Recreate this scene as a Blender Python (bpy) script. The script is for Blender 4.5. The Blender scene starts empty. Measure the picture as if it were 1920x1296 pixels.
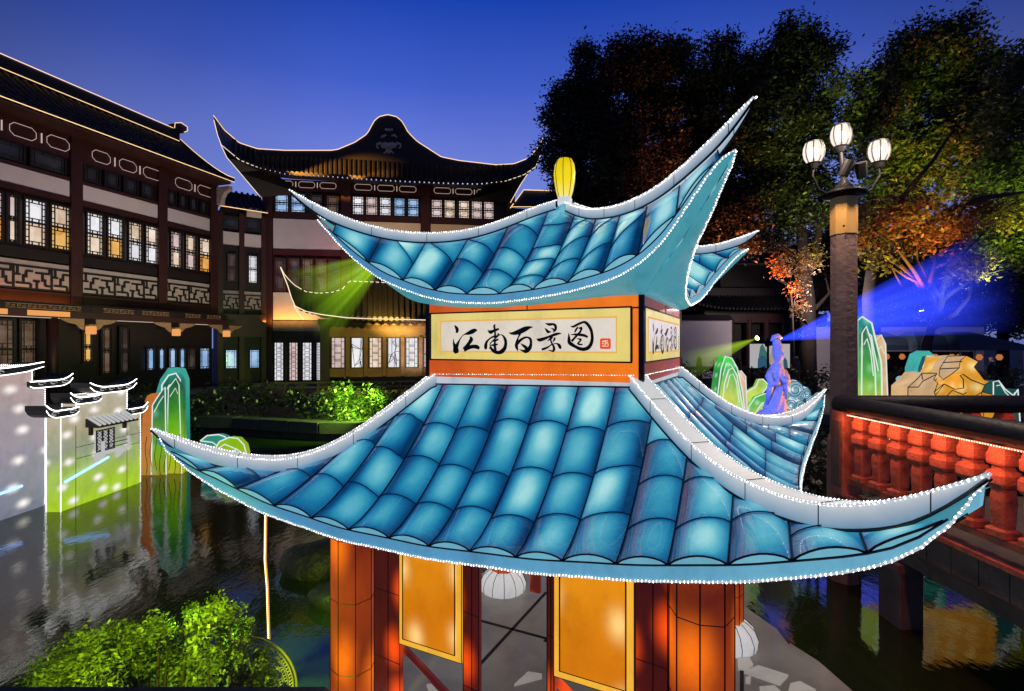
import bpy, math, random
import numpy as np
from mathutils import Vector, Matrix
random.seed(7); rng = np.random.default_rng(7)
scene = bpy.context.scene; COL = scene.collection
PI = math.pi
# ---------------------------------------------------------------- camera
FPX = 945.0; CAMZ = 2.6
cam_d = bpy.data.cameras.new('camera'); cam = bpy.data.objects.new('camera', cam_d); COL.objects.link(cam)
cam.location = (0, 0, CAMZ); cam.rotation_euler = (PI/2, 0, 0)
cam_d.sensor_width = 36.0; cam_d.lens = 36.0*FPX/1920.0; cam_d.clip_start = 0.05; cam_d.clip_end = 2000
scene.camera = cam
# ---------------------------------------------------------------- world: dusk sky
world = bpy.data.worlds.new('World'); scene.world = world; world.use_nodes = True
wt = world.node_tree; wt.nodes.clear()
SUN_EL, SUN_ROT = math.radians(-3.0), math.radians(200)
sky = wt.nodes.new('ShaderNodeTexSky'); sky.sky_type = 'NISHITA'; sky.sun_disc = False
sky.sun_elevation = SUN_EL; sky.sun_rotation = SUN_ROT; sky.altitude = 0; sky.air_density = 1.0; sky.dust_density = 0.3; sky.ozone_density = 4.0
tc = wt.nodes.new('ShaderNodeTexCoord'); sx = wt.nodes.new('ShaderNodeSeparateXYZ'); wt.links.new(tc.outputs['Generated'], sx.inputs[0])
rp = wt.nodes.new('ShaderNodeValToRGB'); wt.links.new(sx.outputs['Z'], rp.inputs[0])
cr = rp.color_ramp; cr.elements[0].position = 0.0; cr.elements[0].color = (0.20, 0.26, 0.64, 1)
cr.elements[1].position = 1.0; cr.elements[1].color = (0.001, 0.006, 0.05, 1)
for p_, c_ in ((0.22, (0.20, 0.265, 0.72, 1)), (0.35, (0.14, 0.20, 0.67, 1)), (0.45, (0.055, 0.115, 0.58, 1)), (0.565, (0.010, 0.058, 0.45, 1)), (0.75, (.004, .026, .20, 1))):
    e_ = cr.elements.new(p_); e_.color = c_
mx = wt.nodes.new('ShaderNodeMix'); mx.data_type = 'RGBA'; mx.blend_type = 'ADD'; mx.inputs[0].default_value = 0.04
wt.links.new(rp.outputs[0], mx.inputs[6]); wt.links.new(sky.outputs[0], mx.inputs[7])
bg = wt.nodes.new('ShaderNodeBackground'); bg.inputs[1].default_value = 1.0; 
# afterglow: the sky darkens away from the afterglow ahead; faint uneven haze
azm = wt.nodes.new('ShaderNodeValToRGB'); az0 = wt.nodes.new('ShaderNodeMapRange'); az0.inputs[1].default_value = -1; az0.inputs[2].default_value = 1; wt.links.new(sx.outputs['Y'], az0.inputs[0]); wt.links.new(az0.outputs[0], azm.inputs[0])
azm.color_ramp.elements[0].color = (.28, .28, .28, 1); azm.color_ramp.elements[1].color = (1, 1, 1, 1)
for p_, v_ in ((.70, .30), (.81, .44), (.90, .86), (.95, 1.0)): e_ = azm.color_ramp.elements.new(p_); e_.color = (v_, v_, v_, 1)
hz = wt.nodes.new('ShaderNodeTexNoise'); hz.inputs['Scale'].default_value = 2.2; hz.inputs['Detail'].default_value = 5; wt.links.new(tc.outputs['Generated'], hz.inputs['Vector'])
hm = wt.nodes.new('ShaderNodeMapRange'); hm.inputs[1].default_value = .3; hm.inputs[2].default_value = .7; hm.inputs[3].default_value = .92; hm.inputs[4].default_value = 1.08; wt.links.new(hz.outputs[0], hm.inputs[0])
hq = wt.nodes.new('ShaderNodeMath'); hq.operation = 'MULTIPLY'; wt.links.new(azm.outputs[0], hq.inputs[0]); wt.links.new(hm.outputs[0], hq.inputs[1])
sc_ = wt.nodes.new('ShaderNodeVectorMath'); sc_.operation = 'SCALE'; wt.links.new(mx.outputs[2], sc_.inputs[0]); wt.links.new(hq.outputs[0], sc_.inputs['Scale']); wt.links.new(sc_.outputs[0], bg.inputs[0])
wo = wt.nodes.new('ShaderNodeOutputWorld'); wt.links.new(bg.outputs[0], wo.inputs[0])
sun_d = bpy.data.lights.new('sun', 'SUN'); sun_d.energy = 0.02; sun_d.angle = math.radians(12); sun_d.color = (0.6, 0.7, 1.0)
sun = bpy.data.objects.new('sun', sun_d); COL.objects.link(sun); sun.rotation_euler = (math.radians(60), 0, math.radians(20))
vs = scene.view_settings; vs.view_transform = 'Standard'; vs.look = 'None'; vs.exposure = 0.0; vs.gamma = 1.0
cy = scene.cycles; cy.use_denoising = True; cy.denoiser = 'OPENIMAGEDENOISE'; cy.max_bounces = 6; cy.diffuse_bounces = 2
cy.glossy_bounces = 3; cy.transmission_bounces = 3; cy.transparent_max_bounces = 8; cy.volume_bounces = 0
cy.sample_clamp_indirect = 3.0; cy.sample_clamp_direct = 12.0; cy.caustics_reflective = False; cy.caustics_refractive = False; cy.use_light_tree = True

# ---------------------------------------------------------------- helpers
def at(px, py, Y): return Vector(((px-960)/FPX*Y, Y, CAMZ+(648-py)/FPX*Y))
class MB:
    def __init__(s): s.v = []; s.f = []; s.uv = []
    def face(s, pts, uv=None):
        n = len(s.v); s.v += [tuple(p) for p in pts]; s.f.append(tuple(range(n, n+len(pts))))
        s.uv += list(uv) if uv else [(0.5, 0.5)]*len(pts)
        return s
    def raw(s, verts, faces, uv=None):
        n = len(s.v); s.v += [tuple(p) for p in verts]
        for f in faces:
            s.f.append(tuple(i+n for i in f)); s.uv += [(uv[i] if uv else (0.5, 0.5)) for i in f]
        return s
    def box(s, x0, x1, y0, y1, z0, z1, bev=0):
        if bev <= 0:
            vs_ = [(x, y, z) for z in (z0, z1) for y in (y0, y1) for x in (x0, x1)]
            return s.raw(vs_, [(0, 2, 3, 1), (4, 5, 7, 6), (0, 1, 5, 4), (2, 6, 7, 3), (0, 4, 6, 2), (1, 3, 7, 5)])
        b = bev; P = []
        for z, k in ((z0, b), (z0+b, 0), (z1-b, 0), (z1, b)):
            P += [(x0+k+b*(1-(k > 0)), y0+k, z), (x1-k-b*(1-(k > 0)), y0+k, z), (x1-k, y0+k+b*(1-(k > 0)), z), (x1-k, y1-k-b*(1-(k > 0)), z),
                  (x1-k-b*(1-(k > 0)), y1-k, z), (x0+k+b*(1-(k > 0)), y1-k, z), (x0+k, y1-k-b*(1-(k > 0)), z), (x0+k, y0+k+b*(1-(k > 0)), z)]
        F = [tuple(range(7, -1, -1)), tuple(range(24, 32))]
        for r in range(3):
            for i in range(8): F.append((r*8+i, r*8+(i+1) % 8, r*8+8+(i+1) % 8, r*8+8+i))
        return s.raw(P, F)
    def prism(s, poly, d0, d1, ax='y'):
        # poly in (a,b); extruded along ax between d0,d1
        mk = {'y': lambda a, b, d: (a, d, b), 'z': lambda a, b, d: (a, b, d), 'x': lambda a, b, d: (d, a, b)}[ax]
        n = len(poly); P = [mk(a, b, d0) for a, b in poly]+[mk(a, b, d1) for a, b in poly]
        F = [tuple(range(n)), tuple(range(2*n-1, n-1, -1))]+[(i, i+n, (i+1) % n+n, (i+1) % n) for i in range(n)]
        return s.raw(P, F)
    def tube(s, pts, r, n=6, caps=True):
        pts = [Vector(p) for p in pts]; m = len(pts)
        rr = r if hasattr(r, '__len__') else [r]*m
        V = []; F = []; a = None
        for i, p in enumerate(pts):
            t = (pts[min(i+1, m-1)]-pts[max(i-1, 0)])
            t = t.normalized() if t.length > 1e-9 else Vector((0, 0, 1))
            if a is None: a = t.cross(Vector((0, 0, 1)) if abs(t.z) < .95 else Vector((1, 0, 0)))
            a = a-t*a.dot(t)
            if a.length < 1e-6: a = t.cross(Vector((1, 0, 0)) if abs(t.x) < .9 else Vector((0, 1, 0)))
            a.normalize(); b = a.cross(t)
            for k in range(n):
                an = 2*PI*k/n; V.append(p+(a*math.cos(an)+b*math.sin(an))*rr[i])
        for i in range(m-1):
            for k in range(n): F.append((i*n+k, i*n+(k+1) % n, (i+1)*n+(k+1) % n, (i+1)*n+k))
        if caps: F += [tuple(range(n-1, -1, -1)), tuple(range((m-1)*n, m*n))]
        return s.raw(V, F)
    def lathe(s, prof, c=(0, 0), n=12, rot=0, flat=False):
        V = []; F = []
        for r, z in prof:
            for k in range(n):
                a = 2*PI*k/n+rot; V.append((c[0]+r*math.cos(a), c[1]+r*math.sin(a), z))
        for i in range(len(prof)-1):
            for k in range(n): F.append((i*n+k, i*n+(k+1) % n, (i+1)*n+(k+1) % n, (i+1)*n+k))
        F += [tuple(range(n-1, -1, -1)), tuple(range((len(prof)-1)*n, len(prof)*n))]
        return s.raw(V, F)
    def grid(s, P, uv=None):
        m, n = len(P), len(P[0]); V = [p for row in P for p in row]
        U = [(j/(n-1), i/(m-1)) for i in range(m) for j in range(n)] if uv is None else uv
        return s.raw(V, [(i*n+j, i*n+j+1, (i+1)*n+j+1, (i+1)*n+j) for i in range(m-1) for j in range(n-1)], U)
    def octa(s, p, r, rz=None):
        x, y, z = p; q = rz or r
        return s.raw([(x+r, y, z), (x-r, y, z), (x, y+r, z), (x, y-r, z), (x, y, z+q), (x, y, z-q)],
                     [(0, 2, 4), (2, 1, 4), (1, 3, 4), (3, 0, 4), (2, 0, 5), (1, 2, 5), (3, 1, 5), (0, 3, 5)])
    def sphere(s, c, rx, ry=None, rz=None, nu=12, nv=8):
        ry = ry or rx; rz = rz or rx; V = []; F = []
        for i in range(nv+1):
            th = PI*i/nv
            for k in range(nu):
                a = 2*PI*k/nu; V.append((c[0]+rx*math.sin(th)*math.cos(a), c[1]+ry*math.sin(th)*math.sin(a), c[2]-rz*math.cos(th)))
        for i in range(nv):
            for k in range(nu): F.append((i*nu+k, i*nu+(k+1) % nu, (i+1)*nu+(k+1) % nu, (i+1)*nu+k))
        return s.raw(V, F)
    def build(s, name, mt, parent=None, smooth=False, off=None, label=None, kind=None, loc=None):
        me = bpy.data.meshes.new(name)
        me.from_pydata(s.v, [], s.f)
        ul = me.uv_layers.new(name='UVMap'); ul.data.foreach_set('uv', np.array(s.uv, dtype=np.float32).ravel())
        if smooth: me.polygons.foreach_set('use_smooth', [True]*len(me.polygons))
        me.materials.append(mt); me.update()
        o = bpy.data.objects.new(name, me); COL.objects.link(o)
        if parent is not None: o.parent = parent
        if loc is not None: o.location = loc
        if off is not None and parent is not None and parent.parent is None: o.location = off
        if label: o['label'] = label
        if kind: o['kind'] = kind
        return o
def tag(o, label, cat, group=None):
    o['label'] = label; o['category'] = cat
    if group: o['group'] = group
    return o
def thing(name, label, cat, loc=(0, 0, 0), rz=0.0, group=None):
    o = bpy.data.objects.new(name, None); COL.objects.link(o); o.location = loc; o.rotation_euler = (0, 0, rz); o.empty_display_size = .2
    return tag(o, label, cat, group)
def struct(o): o['kind'] = 'structure'; return o
def inst(o, parent=None, loc=None, rz=None, scale=None):
    c = o.copy(); COL.objects.link(c)
    if parent is not None: c.parent = parent
    if loc is not None: c.location = loc
    if rz is not None: c.rotation_euler = (0, 0, rz)
    if scale is not None: c.scale = scale
    return c
def copy_tree(o, parent=None):
    c = o.copy(); COL.objects.link(c); c.parent = parent
    for ch in list(o.children): copy_tree(ch, c)
    return c
def light(name, typ, loc, energy, col, target=None, size=.1, spot=60, blend=.5):
    d = bpy.data.lights.new(name, typ); d.energy = energy; d.color = col
    if typ == 'SPOT': d.spot_size = math.radians(spot); d.spot_blend = blend
    if typ in ('SPOT', 'POINT'): d.shadow_soft_size = size
    if typ == 'AREA': d.shape = 'RECTANGLE'; d.size = size[0]; d.size_y = size[1]
    o = bpy.data.objects.new(name, d); COL.objects.link(o); o.location = loc
    if target is not None: o.rotation_euler = (Vector(target)-Vector(loc)).to_track_quat('-Z', 'Y').to_euler()
    return o
class Fr:
    def __init__(s, O, a): s.O = Vector((O[0], O[1])); s.a = a; s.u = Vector((math.cos(a), math.sin(a))); s.n = Vector((-math.sin(a), math.cos(a)))
    def pl(s, px, py, d):
        r = Vector(((px-960)/FPX, 1.0)); t = (d+s.O.dot(s.n))/r.dot(s.n); q = r*t-s.O
        return q.dot(s.u), CAMZ+(648-py)/FPX*t
    def s(s, px, d=0.0): return s.pl(px, 648, d)[0]
    def loc(s, w): q = Vector((w[0], w[1]))-s.O; return Vector((q.dot(s.u), q.dot(s.n), w[2]))
# ---------------------------------------------------------------- materials
def nt(name):
    m = bpy.data.materials.new(name); m.use_nodes = True; t = m.node_tree; t.nodes.clear()
    o = t.nodes.new('ShaderNodeOutputMaterial'); return m, t, o
def L(t, a, b): t.links.new(a, b)
def ramp(t, fac, stops, interp='LINEAR'):
    r = t.nodes.new('ShaderNodeValToRGB'); c = r.color_ramp; c.interpolation = interp
    c.elements[0].position, c.elements[0].color = stops[0][0], (*stops[0][1], 1)
    c.elements[1].position, c.elements[1].color = stops[-1][0], (*stops[-1][1], 1)
    for p, k in stops[1:-1]: e = c.elements.new(p); e.color = (*k, 1)
    L(t, fac, r.inputs[0]); return r.outputs[0]
def math_(t, op, a, b=None, clamp=False):
    n = t.nodes.new('ShaderNodeMath'); n.operation = op; n.use_clamp = clamp
    for i, x in enumerate((a, b)):
        if x is None: continue
        if isinstance(x, (int, float)): n.inputs[i].default_value = x
        else: L(t, x, n.inputs[i])
    return n.outputs[0]
def mixc(t, fac, a, b, mode='MIX'):
    n = t.nodes.new('ShaderNodeMix'); n.data_type = 'RGBA'; n.blend_type = mode
    for i, x in ((0, fac), (6, a), (7, b)):
        if isinstance(x, (int, float)): n.inputs[i].default_value = x
        elif isinstance(x, tuple): n.inputs[i].default_value = (*x, 1)
        else: L(t, x, n.inputs[i])
    return n.outputs[2]
def noise_(t, scale, detail=3, rough=.55, co='Object', vec=None, scl=None):
    n = t.nodes.new('ShaderNodeTexNoise'); n.inputs['Scale'].default_value = scale; n.inputs['Detail'].default_value = detail; n.inputs['Roughness'].default_value = rough
    if vec is None:
        c = t.nodes.new('ShaderNodeTexCoord'); vec = c.outputs[co]
    if scl:
        mp = t.nodes.new('ShaderNodeMapping'); mp.inputs['Scale'].default_value = scl; L(t, vec, mp.inputs[0]); vec = mp.outputs[0]
    L(t, vec, n.inputs['Vector']); return n.outputs['Fac']
def prin(t, o, base, rough=.6, metal=0, emis=None, es=0, coat=0, spec=.5, bump=None, bs=.3, bd=.02):
    p = t.nodes.new('ShaderNodeBsdfPrincipled')
    def put(k, x):
        if isinstance(x, tuple): p.inputs[k].default_value = (*x, 1)
        elif isinstance(x, (int, float)): p.inputs[k].default_value = x
        else: L(t, x, p.inputs[k])
    put('Base Color', base); put('Roughness', rough); put('Metallic', metal); put('Specular IOR Level', spec); put('Coat Weight', coat)
    p.inputs['Coat Roughness'].default_value = .08
    if emis is not None: put('Emission Color', emis); put('Emission Strength', es)
    if bump is not None:
        b = t.nodes.new('ShaderNodeBump'); b.inputs['Strength'].default_value = bs; b.inputs['Distance'].default_value = bd; L(t, bump, b.inputs['Height']); L(t, b.outputs[0], p.inputs['Normal'])
    L(t, p.outputs[0], o.inputs[0]); return p
def mat(name, col, rough=.6, metal=0, vary=.25, scale=3.0, bump=0.0, bscale=20, coat=0, spec=.5, bd=.02):
    m, t, o = nt(name)
    n = noise_(t, scale, 5)
    c = ramp(t, n, [(.25, tuple(x*(1-vary) for x in col)), (.75, tuple(min(1, x*(1+vary)) for x in col))])
    b = noise_(t, bscale, 6) if bump else None
    prin(t, o, c, rough, metal, coat=coat, spec=spec, bump=b, bs=bump, bd=bd); return m
def emit(name, col, s=1.0, sample=False):
    m, t, o = nt(name); e = t.nodes.new('ShaderNodeEmission'); e.inputs[0].default_value = (*col, 1); e.inputs[1].default_value = s; L(t, e.outputs[0], o.inputs[0])
    if not sample: m.cycles.emission_sampling = 'NONE'
    return m
def glowz(name, stops, z0, z1, spots=None, spotcol=(1, 1, 1), spot_r=.35, samt=.6, es=1.0, wob=.06, coat=.2, rough=.45, sample=False, spow=1.6, axis='Z', plane=((1, .8, 0), (0, 0, 1))):
    # backlit fabric: colour printed along the height (object space), bulbs glowing through as soft spots
    m, t, o = nt(name)
    c = t.nodes.new('ShaderNodeTexCoord'); sp = t.nodes.new('ShaderNodeSeparateXYZ'); L(t, c.outputs['Object'], sp.inputs[0])
    mr = t.nodes.new('ShaderNodeMapRange'); mr.inputs[1].default_value = z0; mr.inputs[2].default_value = z1; L(t, sp.outputs[axis], mr.inputs[0])
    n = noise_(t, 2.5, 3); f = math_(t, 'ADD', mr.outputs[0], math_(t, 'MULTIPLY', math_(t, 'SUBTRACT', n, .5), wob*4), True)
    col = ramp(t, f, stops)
    if spots:
        v = t.nodes.new('ShaderNodeTexVoronoi'); v.voronoi_dimensions = '2D'; v.inputs['Scale'].default_value = 1.0; v.inputs['Randomness'].default_value = .5
        sc2 = (spots[0], spots[2]) if isinstance(spots, tuple) else (spots, spots); cbn = t.nodes.new('ShaderNodeCombineXYZ')
        for i_ in range(2):
            dt = t.nodes.new('ShaderNodeVectorMath'); dt.operation = 'DOT_PRODUCT'; dt.inputs[1].default_value = plane[i_]; L(t, c.outputs['Object'], dt.inputs[0]); L(t, math_(t, 'MULTIPLY', dt.outputs['Value'], sc2[i_]), cbn.inputs[i_])
        L(t, cbn.outputs[0], v.inputs['Vector'])
        q = t.nodes.new('ShaderNodeMapRange'); q.interpolation_type = 'SMOOTHSTEP'; q.inputs[1].default_value = 0; q.inputs[2].default_value = spot_r; q.inputs[3].default_value = 1; q.inputs[4].default_value = 0; L(t, v.outputs['Distance'], q.inputs[0])
        col2 = mixc(t, math_(t, 'MULTIPLY', math_(t, 'POWER', q.outputs[0], spow), samt), col, spotcol)
    else: col2 = col
    fine = noise_(t, 60, 5, .7); wk = ramp(t, noise_(t, 5.5, 6, .68, scl=(1, 1, .6)), [(.25, (.72, .72, .72)), (.5, (1, 1, 1)), (.8, (1.12, 1.12, 1.12))]); col2 = mixc(t, 1.0, mixc(t, .16, col2, fine, 'MULTIPLY'), wk, 'MULTIPLY')
    prin(t, o, mixc(t, .6, col, (0, 0, 0)), rough, coat=coat, emis=col2, es=es, bump=noise_(t, 8, 6, .65), bs=.25, bd=.02)
    if not sample: m.cycles.emission_sampling = 'NONE'
    return m
# ================================================================ LANTERN PAVILION (materials)
def tile_mat(name, dark=1.0):
    m, t, o = nt(name)
    uv = t.nodes.new('ShaderNodeUVMap'); uv.uv_map = 'UVMap'; sp = t.nodes.new('ShaderNodeSeparateXYZ'); L(t, uv.outputs[0], sp.inputs[0])
    oi = t.nodes.new('ShaderNodeObjectInfo'); rnd = oi.outputs['Random']
    def bell(x, p):
        return math_(t, 'POWER', math_(t, 'MAXIMUM', math_(t, 'MULTIPLY', math_(t, 'MULTIPLY', x, math_(t, 'SUBTRACT', 1.0, x)), 4.0), 0.0), p)
    us = math_(t, 'ADD', sp.outputs[0], math_(t, 'MULTIPLY', math_(t, 'SUBTRACT', rnd, .5), .34))
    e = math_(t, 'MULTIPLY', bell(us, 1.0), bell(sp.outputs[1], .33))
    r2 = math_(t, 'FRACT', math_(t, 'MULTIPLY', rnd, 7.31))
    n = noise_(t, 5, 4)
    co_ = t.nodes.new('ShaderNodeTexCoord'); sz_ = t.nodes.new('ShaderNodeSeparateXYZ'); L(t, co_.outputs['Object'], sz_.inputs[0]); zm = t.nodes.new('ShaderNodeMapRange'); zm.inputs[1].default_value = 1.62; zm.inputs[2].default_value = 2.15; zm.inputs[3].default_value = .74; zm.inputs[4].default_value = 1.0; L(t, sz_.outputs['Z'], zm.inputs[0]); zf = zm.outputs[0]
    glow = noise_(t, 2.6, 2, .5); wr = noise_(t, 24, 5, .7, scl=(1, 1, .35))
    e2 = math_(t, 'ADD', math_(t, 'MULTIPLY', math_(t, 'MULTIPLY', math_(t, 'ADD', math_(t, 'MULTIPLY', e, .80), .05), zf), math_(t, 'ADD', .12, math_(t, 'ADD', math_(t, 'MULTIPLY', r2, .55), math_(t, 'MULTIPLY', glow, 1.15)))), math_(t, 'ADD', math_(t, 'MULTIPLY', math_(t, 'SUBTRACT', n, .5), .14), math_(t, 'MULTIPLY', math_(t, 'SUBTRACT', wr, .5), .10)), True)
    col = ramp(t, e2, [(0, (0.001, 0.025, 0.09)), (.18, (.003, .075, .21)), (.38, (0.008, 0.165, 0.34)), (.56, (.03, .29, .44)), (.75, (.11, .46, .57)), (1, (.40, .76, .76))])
    b = math_(t, 'ADD', noise_(t, 9, 5, .6), math_(t, 'MULTIPLY', wr, .5))
    pr_ = prin(t, o, mixc(t, .7, col, (0, 0, 0)), .28, coat=1.0, emis=col, es=1.0, bump=b, bs=.55, bd=.02); pr_.inputs['Coat Roughness'].default_value = .03
    m.cycles.emission_sampling = 'NONE'; return m
M = {}
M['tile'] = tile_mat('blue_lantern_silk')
M['tile_end'] = glowz('pale_blue_silk', [(0, (.10, .36, .52)), (1, (.22, .55, .68))], 0, 3, es=.9)
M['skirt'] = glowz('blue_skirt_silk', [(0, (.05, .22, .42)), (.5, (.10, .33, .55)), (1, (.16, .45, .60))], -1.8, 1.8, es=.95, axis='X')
M['soffit'] = glowz('teal_soffit_silk', [(0, (.05, .26, .34)), (1, (.07, .33, .40))], 2.4, 3.3, es=.9)
M['ridge'] = glowz('white_ridge_silk', [(0, (.50, .56, .66)), (1, (.66, .69, .74))], 1.6, 3.6, es=.92, coat=.3)
def ridge_mat():
    m, t, o = nt('ridge_silk'); uv = t.nodes.new('ShaderNodeUVMap'); uv.uv_map = 'UVMap'; sp = t.nodes.new('ShaderNodeSeparateXYZ'); L(t, uv.outputs[0], sp.inputs[0])
    e = math_(t, 'SUBTRACT', 1.0, math_(t, 'ABSOLUTE', math_(t, 'SUBTRACT', math_(t, 'MULTIPLY', sp.outputs[1], 2.0), 1.0)))
    e = math_(t, 'ADD', e, math_(t, 'MULTIPLY', math_(t, 'SUBTRACT', noise_(t, 7, 4), .5), .35))
    col = ramp(t, e, [(0, (.12, .27, .42)), (.25, (.32, .42, .52)), (.55, (.56, .60, .65)), (.7, (.66, .67, .68)), (1, (.70, .69, .68))])
    prin(t, o, (.3, .3, .3), .4, coat=.3, emis=col, es=.80); m.cycles.emission_sampling = 'NONE'; return m
M['hip'] = ridge_mat()
M['seam'] = mat('black_wire', (.006, .008, .012), .5)
M['led'] = emit('white_led', (1.0, .98, .95), 5.0)
M['strip'] = emit('led_sleeve', (.70, .76, .86), .7)
M['orange'] = glowz('orange_silk', [(0, (.30, .055, .012)), (.35, (.62, .12, .012)), (1, (.95, .22, .015))], 0, 3.0, spots=(2.2, 2.2, 1.8), spotcol=(1.0, .30, .02), spot_r=.6, samt=.7, es=1.0)
M['box_orange'] = glowz('sign_box_orange', [(0, (.50, .06, .012)), (.5, (.85, .15, .01)), (1, (.95, .22, .012))], -.9, .9, es=1.0, axis='X', wob=.12)
M['box_red'] = glowz('sign_box_red', [(0, (.16, .035, .03)), (.6, (.33, .05, .02)), (1, (.40, .06, .02))], -.9, .9, es=1.0, axis='Y', wob=.15)
M['column'] = glowz('column_orange', [(0, (.50, .07, .006)), (.3, (.15, .018, .005)), (.6, (.26, .034, .006)), (.8, (.10, .011, .005)), (1, (.26, .035, .006))], .2, 1.8, spots=(3.0, 3.0, 1.7), spotcol=(1.0, .18, .006), spot_r=.5, samt=.95, es=1.2, spow=1.4)
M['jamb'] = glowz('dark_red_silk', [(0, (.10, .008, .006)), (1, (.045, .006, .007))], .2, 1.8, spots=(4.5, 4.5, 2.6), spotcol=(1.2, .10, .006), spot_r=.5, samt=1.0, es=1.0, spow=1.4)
M['gold_panel'] = glowz('golden_panel_silk', [(0, (.95, .36, .008)), (.5, (.68, .19, .004)), (1, (.95, .36, .01))], .3, 1.8, spots=(3.4, 3.4, 2.4), spotcol=(1.15, .72, .24), spot_r=.42, samt=.95, es=1.0, spow=2.0)
M['gold_frame'] = glowz('gold_frame_silk', [(0, (.93, .50, .05)), (1, (.95, .46, .04))], .3, 1.8, es=1.0)
M['cream'] = glowz('sign_paper', [(0, (.80, .70, .56)), (1, (.82, .72, .62))], -.7, .7, es=.95, axis='X', wob=.2)
M['yellow_mount'] = glowz('sign_mount', [(0, (.80, .64, .16)), (1, (.86, .68, .22))], 2.4, 2.9, es=.98)
M['orange_line'] = emit('sign_line', (.84, .48, .12), .95)
M['ink'] = mat('black_ink', (.012, .014, .018), .5)
M['seal'] = emit('seal_red', (.82, .085, .006), .95)
M['seal_white'] = emit('seal_white', (.9, .75, .6), .95)
M['finial'] = glowz('yellow_finial_silk', [(0, (.95, .80, .20)), (.4, (.93, .72, .01)), (1, (.90, .66, .0))], 3.63, 3.95, es=1.0)
M['flare'] = glowz('white_flare_silk', [(0, (.50, .50, .52)), (1, (.72, .70, .68))], .2, .45, es=.9)
M['floor_silk'] = glowz('sand_silk', [(0, (.13, .115, .10)), (.5, (.19, .165, .14)), (1, (.30, .26, .22))], -2.2, 1.6, es=.34, axis='Y', wob=.2, spots=(1.1, 1.1, 1.1), spotcol=(.42, .37, .32), spot_r=.6, samt=.5, plane=((1, 0, 0), (0, 1, 0)))
M['pebble'] = glowz('pale_pebble_silk', [(0, (.42, .37, .33)), (1, (.52, .47, .42))], -2, 2, es=.55, axis='X', wob=.25)
M['joint'] = mat('floor_joint', (.012, .013, .015), .6)
# ---------------------------------------------------------------- pavilion frame
TH = math.radians(26.235); PCX, PCY = .3763, 3.6
PF = Fr((PCX, PCY), -TH); PZ = .21; OFF = (0, 0, -PZ)
PAV = thing('pavilion_lantern', 'glowing blue-roofed two-tier pavilion lantern with orange sign box and columns', 'lantern', (PCX, PCY, PZ), -TH)
BX, CC = .696, 1.018
def I(tab): xs, zs = zip(*sorted(tab)); return lambda x: float(np.interp(x, xs, zs))
def smooth_tab(tab, n=60, k=5):
    # smooth a traced polyline so that it bends evenly
    tab = sorted(tab); xs = np.array([a for a, b in tab]); zs = np.array([b for a, b in tab])
    X = np.linspace(xs[0], xs[-1], n); Z = np.interp(X, xs, zs)
    for _ in range(2):
        Zp = np.pad(Z, k, mode='reflect', reflect_type='odd'); Z = np.convolve(Zp, np.ones(2*k+1)/(2*k+1), 'valid')
    return lambda x: float(np.interp(x, X, Z))
hipL = {'L': [(.667, 2.419), (.817, 2.262), (.933, 2.136), (1.046, 2.031), (1.156, 1.956), (1.241, 1.925), (1.323, 1.921), (1.464, 1.954), (1.579, 2.008), (1.69, 2.079), (1.775, 2.142)],
        'N': [(.64, 2.458), (.762, 2.354), (.9, 2.24), (1.006, 2.166), (1.123, 2.103), (1.243, 2.074), (1.346, 2.064), (1.436, 2.073), (1.514, 2.096), (1.583, 2.128), (1.644, 2.174), (1.699, 2.223), (1.76, 2.282)],
        'R': [(.683, 2.434), (.782, 2.332), (.927, 2.187), (1.076, 2.081), (1.231, 2.019), (1.392, 1.995), (1.558, 2.035), (1.686, 2.129), (1.765, 2.218)]}
hipL['B'] = [(.67, 2.43), (.79, 2.32), (.93, 2.17), (1.07, 2.06), (1.23, 1.98), (1.39, 1.97), (1.56, 2.03), (1.69, 2.11), (1.765, 2.18)]
hipU = {'N': [(.02, 3.625), (.213, 3.498), (.342, 3.441), (.563, 3.386), (.746, 3.373), (.9, 3.393), (1.031, 3.448), (1.144, 3.51), (1.235, 3.56)],
        'L': [(.02, 3.64), (.113, 3.606), (.281, 3.485), (.442, 3.384), (.584, 3.337), (.733, 3.316), (.887, 3.32), (1.035, 3.372), (1.166, 3.438), (1.278, 3.533)],
        'R': [(.02, 3.63), (.2, 3.50), (.34, 3.43), (.56, 3.37), (.782, 3.362), (.945, 3.402), (1.076, 3.466), (1.192, 3.525), (1.24, 3.55)]}
hipU['B'] = hipU['R']
HL = {k: smooth_tab(v) for k, v in hipL.items()}; HU = {k: smooth_tab(v) for k, v in hipU.items()}
eL_front = [(-1.791, 2.125), (-1.6, 1.946), (-1.426, 1.837), (-1.102, 1.709), (-.642, 1.626), (-.141, 1.614), (.407, 1.659), (.856, 1.74), (1.214, 1.839), (1.493, 1.958), (1.608, 2.028), (1.701, 2.132), (1.762, 2.277)]
eL_side = [(-1.765, 2.30), (-1.72, 2.275), (-1.66, 2.235), (-1.6, 2.18), (-1.45, 2.05), (-1.15, 1.87), (-.75, 1.70), (-.25, 1.64), (.25, 1.63), (.75, 1.68), (1.15, 1.76), (1.45, 1.88), (1.6, 1.98), (1.70, 2.08), (1.765, 2.21)]
eL_back = [(-1.765, 2.19), (-1.69, 2.05), (-1.6, 1.96), (-1.45, 1.87), (-1.15, 1.76), (-.75, 1.68), (-.25, 1.63), (.25, 1.63), (.75, 1.67), (1.15, 1.74), (1.45, 1.84), (1.6, 1.92), (1.69, 2.0), (1.765, 2.12)]
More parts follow.
